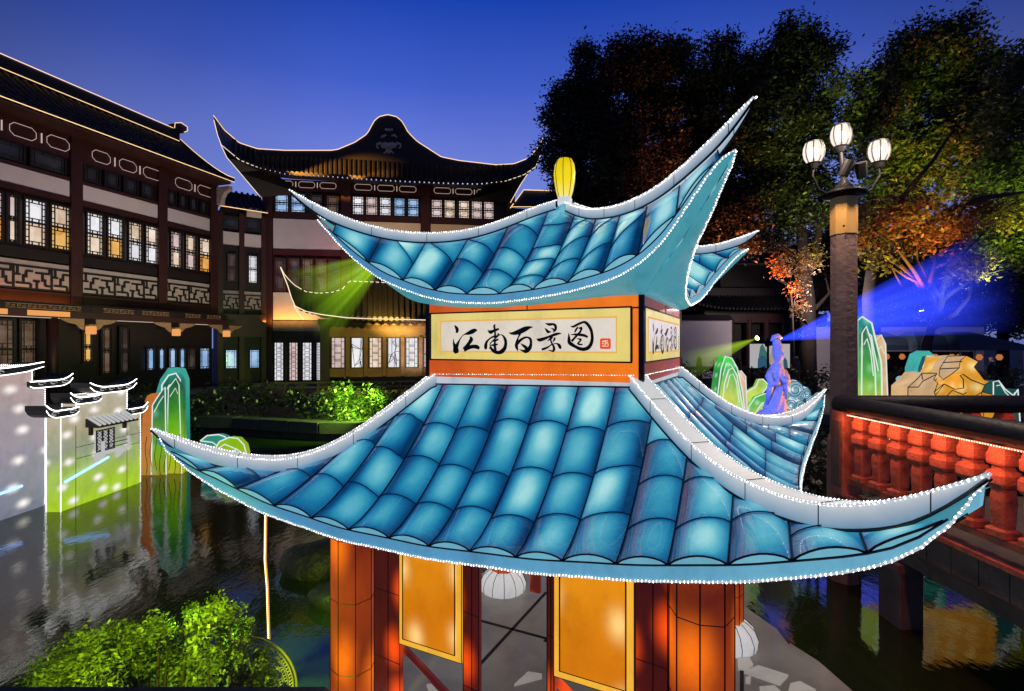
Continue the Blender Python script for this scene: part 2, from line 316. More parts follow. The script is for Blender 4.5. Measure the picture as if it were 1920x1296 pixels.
eU_front = [(-1.164, 3.374), (-1.061, 3.23), (-.961, 3.116), (-.81, 2.995), (-.587, 2.903), (-.404, 2.861), (-.148, 2.844), (.105, 2.859), (.348, 2.887), (.577, 2.928), (.721, 2.981), (.854, 3.076), (.954, 3.201), (1.059, 3.334), (1.13, 3.39)]
eU_side = [(-1.153, 3.38), (-1.06, 3.30), (-.95, 3.20), (-.753, 3.10), (-.548, 3.0), (-.318, 2.905), (.074, 2.86), (.35, 2.91), (.522, 2.975), (.802, 3.16), (1.058, 3.35), (1.153, 3.39)]
CORN = [('L', 'N'), ('N', 'R'), ('R', 'B'), ('B', 'L')]
def kmap(k, s, d): return [(s, -d), (d, s), (-s, d), (-d, -s)][k]
seamsL = [-1.70, -1.506, -1.281, -1.052, -.822, -.594, -.355, -.126, .095, .326, .54, .764, .958, 1.157, 1.341, 1.523, 1.68]
seamsU = [-1.09, -.90, -.70, -.50, -.30, -.09, .12, .33, .53, .72, .91, 1.08]
def led_line(par, pts, name='light_string', step=.0145, r=.0047, sleeve=.0034, mat_=None, matS=None):
    # small LED bulbs in a clear sleeve, following a polyline
    pts = [Vector(p) for p in pts]; b = MB(); acc = 0.0
    for a, c in zip(pts[:-1], pts[1:]):
        dv = c-a; ln = dv.length
        while acc < ln: b.octa(a+dv*(acc/ln)+Vector((random.uniform(-.001, .001), random.uniform(-.001, .001), random.uniform(-.001, .001))), r, r*1.1); acc += step*random.uniform(.92, 1.08)
        acc -= ln
    o = b.build(name, mat_ or M['led'], par, off=OFF, kind='stuff')
    if sleeve: MB().tube(pts, sleeve, 6).build('string_sleeve', matS or M['strip'], o, off=OFF)
    return o
def make_roof(tier, hips, eaves, dm, T, ring, ringz, seams, skirt, rh, rw, rowlen, bulge, tipT, pw=2.2):
    d1 = lambda s: dm+(T-dm)*min(1.0, abs(s)/T)**pw
    for k in range(4):
        ca, cb = CORN[k]; ez = smooth_tab(eaves[k], 160, 3)
        hs = lambda s: (hips[cb] if s > 0 else hips[ca])(abs(s))-rh*.9
        def d0(s): return max(ring, abs(s))
        def h(s, d):
            a = d0(s); b = max(d1(s), a+.004); tau = min(1, max(0, (d-a)/(b-a)))
            if abs(s) < ring:
                w = (s/ring+1)/2; h0 = ((hips[ca](ring))*(1-w)+hips[cb](ring)*w)-rh*.9; p = 1.45
            else: h0 = hs(s); p = 1.45-.35*min(1, (abs(s)-ring)/.5)
            h1 = ez(s)+skirt*(1-min(1, abs(s)/T)**8)
            if abs(s) > ring+.05: h1 = min(h1, h0+.004)
            return h1+(h0-h1)*(1-tau)**p
        def P(s, d, up=0.0):
            x, y = kmap(k, s, d); return (x, y, h(s, d)+up)
        visible = k in (0, 1); allm = MB()
        for sa, sb in zip(seams[:-1], seams[1:]):
            sm = (sa+sb)/2; lo = min(d0(sa), d0(sb), d0(sm)); hi = d1(sm)
            if hi-lo < .02: continue
            nrow = max(1, round((hi-lo)/rowlen+random.uniform(-.3, .3))); D = [lo+(hi-lo)*j/nrow+(random.uniform(-.025, .025) if 0 < j < nrow else 0) for j in range(nrow+1)]
            D[-1] = 9.0; wires = MB()
            for j in range(nrow):
                nu, nv = 9, 6; G = []; big = 0
                for iv in range(nv):
                    row = []
                    for iu in range(nu):
                        u = iu/(nu-1); v = iv/(nv-1); s = sa+(sb-sa)*u
                        a = max(D[j], d0(s)); b = min(D[j+1], d1(s)); b = max(b, a+.0015); big = max(big, b-a)
                        d = a+(b-a)*v
                        up = bulge*(max(0, math.sin(PI*u))**.75)+.005*math.sin(PI*v)*math.sin(PI*u)
                        up *= min(1, max(.02, (d-d0(s))/.16))**.6 if abs(s) > ring*.9 else 1
                        row.append(P(s, d, up))
                    G.append(row)
                if big < .015: continue
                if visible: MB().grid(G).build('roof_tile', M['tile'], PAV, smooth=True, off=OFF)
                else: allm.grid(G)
                end = [Vector(p)+Vector((0, 0, .004)) for p in G[-1]]
                if j < nrow-1 and visible: wires.tube(end, .0024, 5)
            if visible:
                for ss in (sa,):
                    pts = [Vector(P(ss, d0(ss)+(d1(ss)-d0(ss))*q/10, .004)) for q in range(11)]
                    if (pts[0]-pts[-1]).length > .03: wires.tube(pts, .0034, 5)
                if wires.v: wires.build('seam_wire', M['seam'], PAV, off=OFF)
                # lunette closing the open lower end of the tile column
                a_ = [Vector(P(sa+(sb-sa)*q/8, d1(sa+(sb-sa)*q/8)+.002, (bulge*max(0, math.sin(PI*q/8))**.75)*(min(1, max(.02, (d1(sa+(sb-sa)*q/8)-d0(sa+(sb-sa)*q/8))/.16))**.6))) for q in range(9)]
                c_ = [Vector(P(sa+(sb-sa)*q/8, d1(sa+(sb-sa)*q/8)+.003, -.002)) for q in range(9)]
                MB().grid([a_, c_]).build('tile_end', M['tile_end'], PAV, off=OFF)
                MB().tube(a_, .0036, 5).build('seam_wire', M['seam'], PAV, off=OFF)
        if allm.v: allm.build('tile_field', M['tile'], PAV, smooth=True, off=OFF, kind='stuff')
        # skirt band under the eave, eave seam and LED string
        S_ = np.linspace(-T*.995, T*.995, 64)
        top = [P(s, d1(s)+.004, -.001) for s in S_]; bot = []
        for s in S_:
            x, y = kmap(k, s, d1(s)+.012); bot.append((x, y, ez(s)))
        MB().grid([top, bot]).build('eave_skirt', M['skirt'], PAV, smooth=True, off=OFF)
        MB().tube([(a[0], a[1], a[2]) for a, s in zip(top, S_) if abs(s) < T*.965], .004, 5).build('seam_wire', M['seam'], PAV, off=OFF)
        tipa, tipb = [(*kmap(k, sg*(T+.004), T+.004), hips[c_](T)-.012) for sg, c_ in ((-1, ca), (1, cb))]
        led = [(kmap(k, s, d1(s)+.018)[0], kmap(k, s, d1(s)+.018)[1], ez(s)-.002) for s in S_ if abs(s) < T*.985]
        led_line(PAV, [tipa]+led+[tipb] if tier == 'L' else [(*kmap(k, -T-.012, T+.012), ez(-T)+.004)]+led+[(*kmap(k, T+.012, T+.012), ez(T)+.004)])
        # soffit down to what carries the roof
        inner = BX-.01 if tier == 'U' else CC; zi = 2.868 if tier == 'U' else 1.62
        bot2 = [(a, b, c-.004) for a, b, c in bot]
        bot2 = [(*kmap(k, -(T+.012), T+.012), ez(-T)-.004)]+bot2+[(*kmap(k, T+.012, T+.012), ez(T)-.004)]
        mid = []; inn = []
        for s, bt in zip([-T-.01]+list(S_)+[T+.01], bot2):
            x, y = kmap(k, max(-inner, min(inner, s)), inner); q = Vector((x, y, zi)); p_ = Vector(bt); inn.append(q); mm = p_.lerp(q, .5); mm.z += (-.03 if tier == 'U' else .02); mid.append(mm)
        MB().grid([bot2, mid, inn]).build('soffit', M['soffit'], PAV, smooth=True, off=OFF)
        # ring moulding at the top
        if tier == 'L':
            zz = lambda s: (hips[ca](ring)*(1-(s/ring+1)/2)+hips[cb](ring)*((s/ring+1)/2))
            Rr = [kmap(k, s, ring+.035) for s in (-ring, ring)]; R0 = [kmap(k, s, ring-.02) for s in (-ring, ring)]
            zt = [zz(-ring)+.0, zz(ring)+.0]
            MB().grid([[(*Rr[0], zt[0]-.07), (*Rr[1], zt[1]-.07)], [(*Rr[0], zt[0]-.01), (*Rr[1], zt[1]-.01)], [(*R0[0], zt[0]), (*R0[1], zt[1])]]).build('ring_band', M['ridge'], PAV, off=OFF)
            led_line(PAV, [(*kmap(k, -ring, ring+.038), zt[0]-.004), (*kmap(k, ring, ring+.038), zt[1]-.004)])
            MB().tube([(*kmap(k, -ring, ring+.037), zt[0]-.068), (*kmap(k, ring, ring+.037), zt[1]-.068)], .005, 5).build('seam_wire', M['seam'], PAV, off=OFF)
    # hip ridges
    dirs = {'L': (-1, -1), 'N': (1, -1), 'R': (1, 1), 'B': (-1, 1)}
    for c, (ax, ay) in dirs.items():
        n = 40; t0 = ring if tier == 'L' else .06; q = 1/math.sqrt(2)
        pe = Vector((-ay*q, ax*q, 0)); A = []; B_ = []; A2 = []; B2 = []
        for i in range(n+1):
            f = i/n; t = t0+(tipT[c]-t0)*f; z = hips[c](t)
            tp = 1.0-max(0, (f-.72)/.28)**1.6*.93; w = rw*tp; hh = rh*(1.0-max(0, (f-.86)/.14)**2*.85)
            ctr = Vector((ax*t, ay*t, z))
            A.append(ctr+pe*w); B_.append(ctr-pe*w); A2.append(ctr+pe*w-Vector((0, 0, hh))); B2.append(ctr-pe*w-Vector((0, 0, hh)))
        rd = MB().grid([A2, A, B_, B2]).build('hip_ridge', M['hip'], PAV, off=OFF)
        MB().face([A2[-1], A[-1], B_[-1], B2[-1]]).build('ridge_tip', M['ridge'], rd, off=OFF)
        sm = MB()
        for tt in range(5, n, 8): sm.tube([A2[tt], A[tt]+Vector((0, 0, .002)), B_[tt]+Vector((0, 0, .002)), B2[tt]], .0022, 4)
        sm.tube([p+pe*.002 for p in A2], .0055, 5); sm.tube([p-pe*.002 for p in B2], .0055, 5)
        sm.build('seam_wire', M['seam'], rd, off=OFF)
        led_line(PAV, [p+pe*.004 for p in A]); led_line(PAV, [p-pe*.004 for p in B_])
make_roof('L', HL, [eL_front, eL_side, eL_back, eL_back], 1.464, 1.7524, .655, 2.44, seamsL, .052, .078, .048, .20, .030, {'L': 1.775, 'N': 1.76, 'R': 1.765, 'B': 1.765})
make_roof('U', HU, [eU_front, eU_side, eU_side, eU_side], .828, 1.153, .03, 3.6, seamsU, .05, .062, .032, .17, .042, {'L': 1.278, 'N': 1.235, 'R': 1.24, 'B': 1.24})
# finial
MB().lathe([(.05, 3.60), (.055, 3.64), (.045, 3.66)], n=12).build('finial_collar', M['ridge'], PAV, off=OFF)
fo = MB().lathe([(.048, 3.655), (.062, 3.70), (.074, 3.77), (.078, 3.83), (.070, 3.89), (.052, 3.925), (.02, 3.938)], n=16).build('finial', M['finial'], PAV, smooth=True, off=OFF)
w = MB()
for q in range(8):
    a = 2*PI*q/8+.2; w.tube([(r*math.cos(a), r*math.sin(a), z) for r, z in ((.049, 3.655), (.063, 3.70), (.0752, 3.77), (.0792, 3.83), (.0712, 3.89), (.053, 3.926), (.02, 3.939))], .0022, 4)
w.build('seam_wire', M['seam'], fo, off=OFF)
# ---------------------------------------------------------------- sign box
ZB0, ZB1 = 2.40, 2.868
def side_xy(k, s, d): return kmap(k, s, d)
def side_box(mb, k, s0, s1, z0, z1, da, db):
    P = []
    for z in (z0, z1):
        for (s, d) in ((s0, da), (s1, da), (s1, db), (s0, db)): x, y = kmap(k, s, d); P.append((x, y, z))
    mb.raw(P, [(3, 2, 1, 0), (4, 5, 6, 7), (0, 1, 5, 4), (1, 2, 6, 5), (2, 3, 7, 6), (3, 0, 4, 7)])
STR = {  # brush strokes traced in picture pixels: (x, y, half width)
 0: (840, 595, [[(190,240,8),(235,300,40),(275,380,50),(250,470,32)], [(170,640,6),(165,760,26),(205,880,62),(235,1000,92),(250,1085,55)],
   [(235,930,70),(290,790,42),(345,680,20),(410,580,13),(490,515,16),(600,480,45),(720,430,62),(800,395,50),(868,390,20)],
   [(655,575,12),(695,660,58),(640,760,52),(560,870,52),(470,970,58)], [(470,980,60),(600,915,55),(740,880,50),(860,890,55),(940,940,38)],
   [(1405,210,18),(1385,280,36),(1405,400,26),(1410,520,32),(1400,600,28)], [(1185,390,6),(1270,445,52),(1360,410,38),(1450,375,36),(1525,350,26)],
   [(1480,490,22),(1525,515,18),(1450,580,36),(1340,590,26),(1230,660,24),(1150,760,40),(1128,880,54),(1135,965,32)],
   [(1500,550,16),(1580,525,12),(1650,560,24),(1710,660,44),(1730,780,46),(1700,920,56),(1620,1020,62),(1510,1060,50),(1400,1030,52),(1310,960,42),(1265,860,20),(1270,780,18),(1340,710,20),(1450,600,24)],
   [(1350,730,12),(1430,695,30),(1515,660,22)], [(1290,840,22),(1400,830,30),(1495,808,20)], [(1410,690,26),(1400,850,40),(1425,990,42)], [(1235,945,18),(1300,880,36)]]),
 1: (940, 595, [[(215,465,6),(340,485,42),(520,440,72),(700,360,72),(830,310,42),(948,292,6)], [(560,490,40),(510,600,22),(470,720,38),(450,850,52),(475,950,34),(490,1022,4)],
   [(470,810,40),(560,700,42),(680,620,33),(790,605,26),(870,660,40),(888,780,40),(850,920,58),(740,1010,66),(640,1005,28),(530,960,6)], [(570,785,6),(660,850,36),(760,930,52)],
   [(1310,180,6),(1430,215,40),(1560,210,33),(1622,260,42),(1622,370,38),(1550,455,12)], [(1480,345,6),(1550,350,22),(1570,400,30)], [(1300,320,6),(1360,390,34),(1410,440,42),(1492,430,8)],
   [(1058,650,12),(1150,680,52),(1290,640,44),(1440,580,33),(1600,520,42),(1720,490,30),(1797,490,10)], [(1540,580,28),(1480,640,36),(1380,710,6)], [(1605,605,22),(1590,670,32),(1540,745,8)],
   [(1470,660,26),(1510,770,27),(1570,880,36),(1580,970,42),(1540,1020,28),(1480,1000,18),(1390,990,4)], [(1520,800,18),(1440,870,22),(1330,930,33),(1210,970,36)], [(1560,800,10),(1660,790,20),(1730,840,46),(1770,910,45),(1800,935,22)]]),
 2: (1040, 590, [[(475,345,8),(560,360,33),(700,290,36),(850,230,33),(930,240,42),(1020,330,46),(1090,460,46),(1120,600,45),(1125,740,48),(1090,880,52),(1010,990,56),(880,1040,54),(740,1020,52),(620,960,46),(520,900,56),(440,830,56),(430,700,42),(418,550,6)],
   [(700,370,22),(650,440,32),(600,535,22)], [(720,420,18),(800,400,36),(770,510,32),(680,610,36),(590,710,34),(510,800,40)], [(480,605,8),(600,595,27),(740,605,40),(880,625,42),(995,675,30)],
   [(660,710,6),(740,735,25),(790,750,27),(740,820,27),(690,870,22),(750,895,28),(842,900,18)]])}
def catmull(p, m=6):
    p = np.array(p, float); q = np.vstack([2*p[0]-p[1], p, 2*p[-1]-p[-2]]); out = []
    for i in range(1, len(q)-2):
        for j in range(m):
            t = j/m; a, b, c, d = q[i-1], q[i], q[i+1], q[i+2]
            out.append(.5*((2*b)+(-a+c)*t+(2*a-5*b+4*c-d)*t*t+(-a+3*b-3*c+d)*t**3))
    out.append(p[-1]); return np.array(out)
def sgn(px, py): return PF.pl(px, py, -BX-.012)
glyphs = []; lay = 0
for gi, (ox, oy, strokes) in STR.items():
    split = {0: 5, 1: 4, 2: 99}[gi]
    for half in ((0, split), (split, 99)):
        ss = strokes[half[0]:half[1]]
        if not ss: continue
        mb = []
        for st in ss:
            C_ = catmull(st); W_ = [sgn(ox+a/16, oy+b/16) for a, b, _ in C_]; pxm = abs(sgn(ox+C_[0][0]/16+1, oy)[1]*0+ (sgn(ox+C_[0][0]/16+1, oy)[0]-sgn(ox+C_[0][0]/16, oy)[0]))
            L_, R_ = [], []
            for i, (a, z) in enumerate(W_):
                j0, j1 = max(0, i-1), min(len(W_)-1, i+1); tx, tz = W_[j1][0]-W_[j0][0], W_[j1][1]-W_[j0][1]; ln = math.hypot(tx, tz) or 1; hw = max(2, C_[i][2])/16*pxm*.95
                L_.append((a-tz/ln*hw, z+tx/ln*hw)); R_.append((a+tz/ln*hw, z-tx/ln*hw))
            mb.append((L_, R_, lay)); lay += 1
        glyphs.append(mb)
(sl, zbl), (sr_, zbr) = sgn(807.5, 678), sgn(1180.5, 672); ztl, ztr = sgn(807, 592.6)[1], sgn(1181, 573)[1]
Zs0, Zs1 = (zbl+zbr)/2, (ztl+ztr)/2
for k in range(4):
    lb = {0: None, 1: None, 2: None, 3: None}[k]
    mtb = M['box_orange'] if k in (0, 3) else M['box_red']
    mb = MB(); side_box(mb, k, -BX+.001*k, BX, ZB0, ZB1, BX-.05, BX); mb.build('sign_box_wall', mtb, PAV, off=OFF)
    fr = MB()
    side_box(fr, k, -BX-.004, -BX+.022, ZB0, ZB1+.002, BX, BX+.006); side_box(fr, k, BX-.022, BX+.004, ZB0, ZB1+.002, BX, BX+.006)
    side_box(fr, k, sl-.012, sr_+.012, Zs1, Zs1+.009, BX, BX+.008); side_box(fr, k, sl-.012, sr_+.012, Zs0-.009, Zs0, BX, BX+.008)
    side_box(fr, k, sl-.012, sl-.002, Zs0, Zs1, BX, BX+.008); side_box(fr, k, sr_+.002, sr_+.014, Zs0, Zs1, BX, BX+.008)
    side_box(fr, k, sr_+.014, BX, Zs1-.004, Zs1+.004, BX, BX+.005); side_box(fr, k, -BX, sl-.01, Zs1-.004, Zs1+.004, BX, BX+.005)
    side_box(fr, k, .02, .026, Zs1+.01, ZB1, BX, BX+.003)
    fr.build('sign_frame', M['seam'], PAV, off=OFF)
    sg_ = MB(); side_box(sg_, k, sl, sr_, Zs0, Zs1, BX, BX+.005); sg_ = sg_.build('sign_panel', M['yellow_mount'], PAV, off=OFF)
    m1, m2 = .068, .042
    mb = MB(); side_box(mb, k, sl+m1, sr_-m1, Zs0+m2, Zs1-m2, BX+.005, BX+.0075); mb.build('paper_border', M['orange_line'], sg_, off=OFF)
    mb = MB(); side_box(mb, k, sl+m1+.012, sr_-m1-.008, Zs0+m2+.011, Zs1-m2-.011, BX+.0075, BX+.0095); mb.build('paper', M['cream'], sg_, off=OFF)
    if k > 1: continue
    for g in glyphs:
        mb = MB()
        for L_, R_, ly in g:
            d = BX+.0105+ly*.00006
            mb.grid([[(*kmap(k, a, d), z) for a, z in L_], [(*kmap(k, a, d), z) for a, z in R_]])
        mb.build('brush_character', M['ink'], sg_, off=OFF)
    if k == 0:
        a0, z0 = sgn(1125, 654.5); a1, z1 = sgn(1145, 634.5); r = .008; pts = []
        for cx_, cz_, st in ((a1-r, z1-r, 0), (a0+r, z1-r, 90), (a0+r, z0+r, 180), (a1-r, z0+r, 270)):
            for q in range(5): an = math.radians(st+q*22.5); pts.append((cx_+r*math.cos(an), cz_+r*math.sin(an)))
        sl_o = MB().prism(pts, -(BX+.0125), -(BX+.0095), 'y').build('seal_stamp', M['seal'], sg_, off=OFF)
        mb = MB()
        for st in ([(1600,780),(1430,800),(1430,865),(1490,865)], [(1480,815),(1525,805),(1525,905),(1480,915)], [(1605,830),(1560,835),(1560,870),(1608,880),(1608,950),(1440,950),(1440,905)]):
            W_ = [sgn(1040+a/16, 590+b/16) for a, b in st]; mb.tube([(a, -(BX+.0135), z) for a, z in W_], .0022, 4)
        mb.build('seal_mark', M['seal_white'], sg_, off=OFF)
    else:
        mb = MB()
        for q in range(6):
            zc = 2.66-q*.018; side_box(mb, k, sr_-m1-.035, sr_-m1-.02, zc, zc+.011, BX+.0095, BX+.011)
        mb.build('small_writing', M['ink'], sg_, off=OFF)
mb = MB().box(-BX+.02, BX-.02, -BX+.02, BX-.02, ZB1-.02, ZB1-.005); mb.build('box_lid', M['soffit'], PAV, off=OFF)
# ---------------------------------------------------------------- columns, side panels
for nm, (x, y) in {'N': (CC, -CC), 'L': (-CC, -CC), 'R': (CC, CC), 'B': (-CC, CC)}.items():
    r = .135 if nm != 'R' and nm != 'B' else .115
    c = MB().lathe([(r, .30), (r, 1.0), (r, 1.70)], (x, y), 8, rot=PI/8+TH).build('column', M['column'], PAV, off=OFF)
    w = MB()
    for q in range(8):
        a = 2*PI*q/8+PI/8+TH; w.tube([(x+(r+.001)*math.cos(a), y+(r+.001)*math.sin(a), z) for z in (.30, 1.0, 1.70)], .0035, 4)
    for zz in (.62, 1.05, 1.42):
        w.tube([(x+(r+.001)*math.cos(2*PI*q/8+PI/8+TH), y+(r+.001)*math.sin(2*PI*q/8+PI/8+TH), zz+.004*(q % 3)) for q in range(9)], .0026, 4)
    w.build('seam_wire', M['seam'], c, off=OFF)
    fl = MB().lathe([(r*.98, .40), (r*1.25, .385), (r*1.7, .34), (r*1.95, .27), (r*1.9, .212)][::-1], (x, y), 16).build('column_base', M['flare'], PAV, smooth=True, off=OFF)
    w = MB()
    for q in range(12):
        a = 2*PI*q/12; w.tube([(x+rr*r*math.cos(a), y+rr*r*math.sin(a), z+.002) for rr, z in ((1.0, .402), (1.26, .387), (1.71, .342), (1.96, .272), (1.91, .213))], .003, 4)
    w.build('seam_wire', M['seam'], fl, off=OFF)
fp = lambda px, py=1150: PF.pl(px, py, -CC)
def fpanel(name, m, pa, pb, z0, z1, da=0.0, th=.03, par=PAV):
    a, b = fp(pa)[0], fp(pb)[0]; mb = MB(); mb.box(a, b, -CC+da-th, -CC+da, z0, z1); return mb.build(name, m, par, off=OFF)
ZT = 1.66
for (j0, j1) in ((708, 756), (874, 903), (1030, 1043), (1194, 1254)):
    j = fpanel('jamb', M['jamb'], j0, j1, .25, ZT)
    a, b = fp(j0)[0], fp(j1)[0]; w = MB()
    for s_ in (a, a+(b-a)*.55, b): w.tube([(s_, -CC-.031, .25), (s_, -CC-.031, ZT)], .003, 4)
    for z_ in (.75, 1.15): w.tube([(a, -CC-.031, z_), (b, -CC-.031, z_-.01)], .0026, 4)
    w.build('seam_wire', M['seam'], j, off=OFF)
for (j0, j1, yb) in ((757, 873, 1218), (1044, 1193, 1281)):
    zb = fp((j0+j1)/2, yb)[1]; a, b = fp(j0)[0], fp(j1)[0]
    f_ = fpanel('door_panel', M['gold_frame'], j0, j1, zb, ZT, -.012)
    g = MB(); g.box(a+.036, b-.036, -CC-.054, -CC-.042, zb+.042, ZT); g.build('panel_silk', M['gold_panel'], f_, off=OFF)
    w = MB(); w.tube([(a+.036, -CC-.056, ZT), (a+.036, -CC-.056, zb+.042), (b-.036, -CC-.056, zb+.042), (b-.036, -CC-.056, ZT)], .0042, 4)
    w.tube([(a, -CC-.043, ZT), (a, -CC-.043, zb), (b, -CC-.043, zb), (b, -CC-.043, ZT)], .003, 4); w.build('seam_wire', M['seam'], f_, off=OFF)
    for q, (x0, z0, x1, z1) in enumerate(((a, zb-.05, b, zb-.30), (a, zb-.42, b, zb-.22), (a, zb-.55, b, zb-.62))):
        MB().tube([(x0, -CC+.0, z0), (x1, -CC+.0, z1)], .022, 6).build('door_brace', M['jamb'], PAV, off=OFF)
lintel = MB().box(-CC+.05, CC-.05, -CC-.02, -CC+.06, ZT+.002, ZT+.12).build('lintel', M['jamb'], PAV, off=OFF)
MB().box(-CC+.05, CC-.05, CC-.03, CC+.03, ZT, ZT+.12).build('lintel', M['jamb'], PAV, off=OFF)
for y0 in (-1, 1): MB().box(y0*CC-.03, y0*CC+.03, -CC+.08, CC-.06, ZT+.004, ZT+.116).build('lintel', M['jamb'], PAV, off=OFF)
for (s0, s1) in ((-.72, -.62), (.45, .55)): MB().box(s0, s1, CC-.02, CC+.02, .25, ZT).build('jamb', M['jamb'], PAV, off=OFF)
MB().box(-.86, -.73, CC-.015, CC+.015, .45, .62).build('door_brace', M['jamb'], PAV, off=OFF)
# ---------------------------------------------------------------- lantern island under the pavilion
ISL = thing('lantern_island', 'sand-coloured lit fabric island under the blue pavilion with pale painted stones', 'platform', (PCX, PCY, 0))
def ipt(px, py, z=PZ): Y = FPX*(CAMZ-z)/(py-648); return ((px-960)/FPX*Y-PCX, Y-PCY)
isl = [ipt(1390, 1128), ipt(1402, 1140), ipt(1456, 1178), ipt(1488, 1219), ipt(1535, 1266), ipt(1541, 1296), (1.75, -.7), (1.45, -1.6), (.6, -2.2), (-.7, -2.05), (-1.4, -1.3), (-1.62, -.3), ipt(640, 1270), (-1.55, .6), (-1.1, 1.5), (-.2, 1.95), (.8, 1.85)]
isl = isl[::-1]
MB().prism(isl, .02, PZ-.006, 'z').build('island_top', M['floor_silk'], ISL)
low = [ipt(1480, 1205, .14), ipt(1535, 1240, .14), ipt(1599, 1296, .14), (2.1, -1.0), (1.6, -1.9), (1.2, -1.5)][::-1]
MB().prism(low, .01, .14, 'z').build('island_step', M['floor_silk'], ISL)
for pts in ([(1395, 1262), (1422, 1250), (1478, 1268), (1462, 1285), (1425, 1272)], [(1482, 1284), (1500, 1280), (1530, 1296), (1478, 1300)], [(1382, 1220), (1400, 1225), (1412, 1248), (1398, 1258), (1384, 1256)],
            [(1398, 1272), (1408, 1270), (1407, 1282), (1398, 1281)], [(964, 1286), (990, 1262), (1016, 1266), (1016, 1272)], [(800, 1286), (818, 1284), (840, 1300), (806, 1300)], [(1424, 1290), (1452, 1288), (1470, 1304), (1428, 1304)]):
    MB().prism([ipt(a, b) for a, b in pts][::-1], PZ-.02, PZ+.012, 'z').build('painted_stone', M['pebble'], ISL)
for (a, b) in (((900, 1245), (1024, 1110)), ((890, 1160), (1045, 1202)), ((1020, 1200), (1250, 1262)), ((1391, 1170), (1391, 1300))):
    p0, p1 = Vector(ipt(*a)), Vector(ipt(*b)); q = (p1-p0).normalized(); n_ = Vector((-q.y, q.x))*.013
    MB().prism([p0+n_, p0-n_, p1-n_, p1+n_], PZ-.02, PZ-.001, 'z').build('floor_joint', M['joint'], ISL)
# ================================================================ SETTING: water, banks
def water_mat():
    m, t, o = nt('pond_water')
    c = t.nodes.new('ShaderNodeTexCoord')
    n1 = noise_(t, 1.0, 4, .6, vec=c.outputs['Object'], scl=(2.2, 1.1, 1)); n2 = noise_(t, 1.0, 4, .6, vec=c.outputs['Object'], scl=(14, 6, 1))
    h = math_(t, 'ADD', math_(t, 'MULTIPLY', n1, .8), math_(t, 'MULTIPLY', n2, .22))
    pr = prin(t, o, (.016, .028, .009), .02, spec=.5, bump=h, bs=.13, bd=.05); pr.inputs['IOR'].default_value = 1.6; return m
M['water'] = water_mat()
M['bank'] = mat('bank_earth', (.03, .032, .022), .9, vary=.5, bump=.6, bscale=6)
M['coping'] = mat('coping_stone', (.06, .058, .05), .8, vary=.3, bump=.4)
struct(MB().face([(-80, -8, 0), (80, -8, 0), (80, 40, 0), (-80, 40, 0)]).build('water', M['water']))
struct(MB().face([(-400, -300, -.9), (400, -300, -.9), (400, 600, -.9), (-400, 600, -.9)]).build('ground', M['bank']))
edge = [(-60, 13), (-14, 14.5), (-10.5, 15.0), (-8, 14.6), (-5.2, 13.7), (-3, 13.6), (-1, 14.4), (2, 15), (6, 15.4), (10, 15.2), (16, 14.6), (60, 14)]
bank = edge+[(160, 14), (160, 300), (-160, 300), (-160, 13)]
struct(MB().prism(bank, -.85, .45, 'z').build('bank', M['bank']))
cop = thing('bank_wall', 'low stone coping wall along the far edge of the pond', 'wall', (0, 0, 0))
for (a, b) in zip(edge[1:-1], edge[2:]):
    A_, B_ = Vector(a), Vector(b); n = max(1, int((B_-A_).length/.9)); 
    for i in range(n):
        if A_.x < -16 or B_.x > 17: continue
        p0, p1 = A_.lerp(B_, i/n+.006), A_.lerp(B_, (i+1)/n-.006); q = (p1-p0).normalized(); nn = Vector((-q.y, q.x)); zt = .52+random.uniform(-.015, .015)
        MB().prism([p0-nn*.12, p1-nn*.12, p1+nn*.3, p0+nn*.3], .22, zt, 'z').build('coping_stone', M['coping'], cop)
# ================================================================ BUILDINGS (materials)
M['wood'] = mat('dark_red_timber', (.042, .011, .008), .5, vary=.3, scale=2, bump=.2)
M['wood_blk'] = mat('near_black_timber', (.010, .006, .005), .55, vary=.3, bump=.2)
M['wood_red'] = mat('red_timber', (.075, .017, .016), .45, vary=.3, scale=2)
M['plaster'] = mat('white_plaster', (.72, .68, .66), .9, vary=.08, scale=1.2, bump=.15)
M['rooftile'] = mat('grey_clay_tile', (.018, .017, .016), .6, vary=.4, scale=5, bump=.3)
M['ridge_clay'] = mat('ridge_clay', (.011, .011, .011), .6, vary=.3, scale=4, bump=.3)
M['carved'] = mat('gilt_carving', (.42, .26, .13), .45, vary=.35, scale=14, bump=.5, bscale=40)
M['rope_warm'] = emit('warm_rope_light', (1.0, .64, .30), 1.5)
M['rope_white'] = emit('white_rope_light', (1.0, .76, .52), 1.3)
M['rope_dim'] = emit('pale_outline_light', (1.0, .74, .62), .55)
M['cap_lamp'] = emit('eave_lamp_glow', (1.0, .42, .12), .85)
M['fretboard'] = mat('fret_backing', (.46, .40, .37), .9, vary=.15)
M['wall_end'] = mat('corner_plaster', (.5, .44, .40), .9, vary=.2)
M['stone'] = mat('grey_stone', (.17, .16, .15), .8, vary=.3, bump=.4)
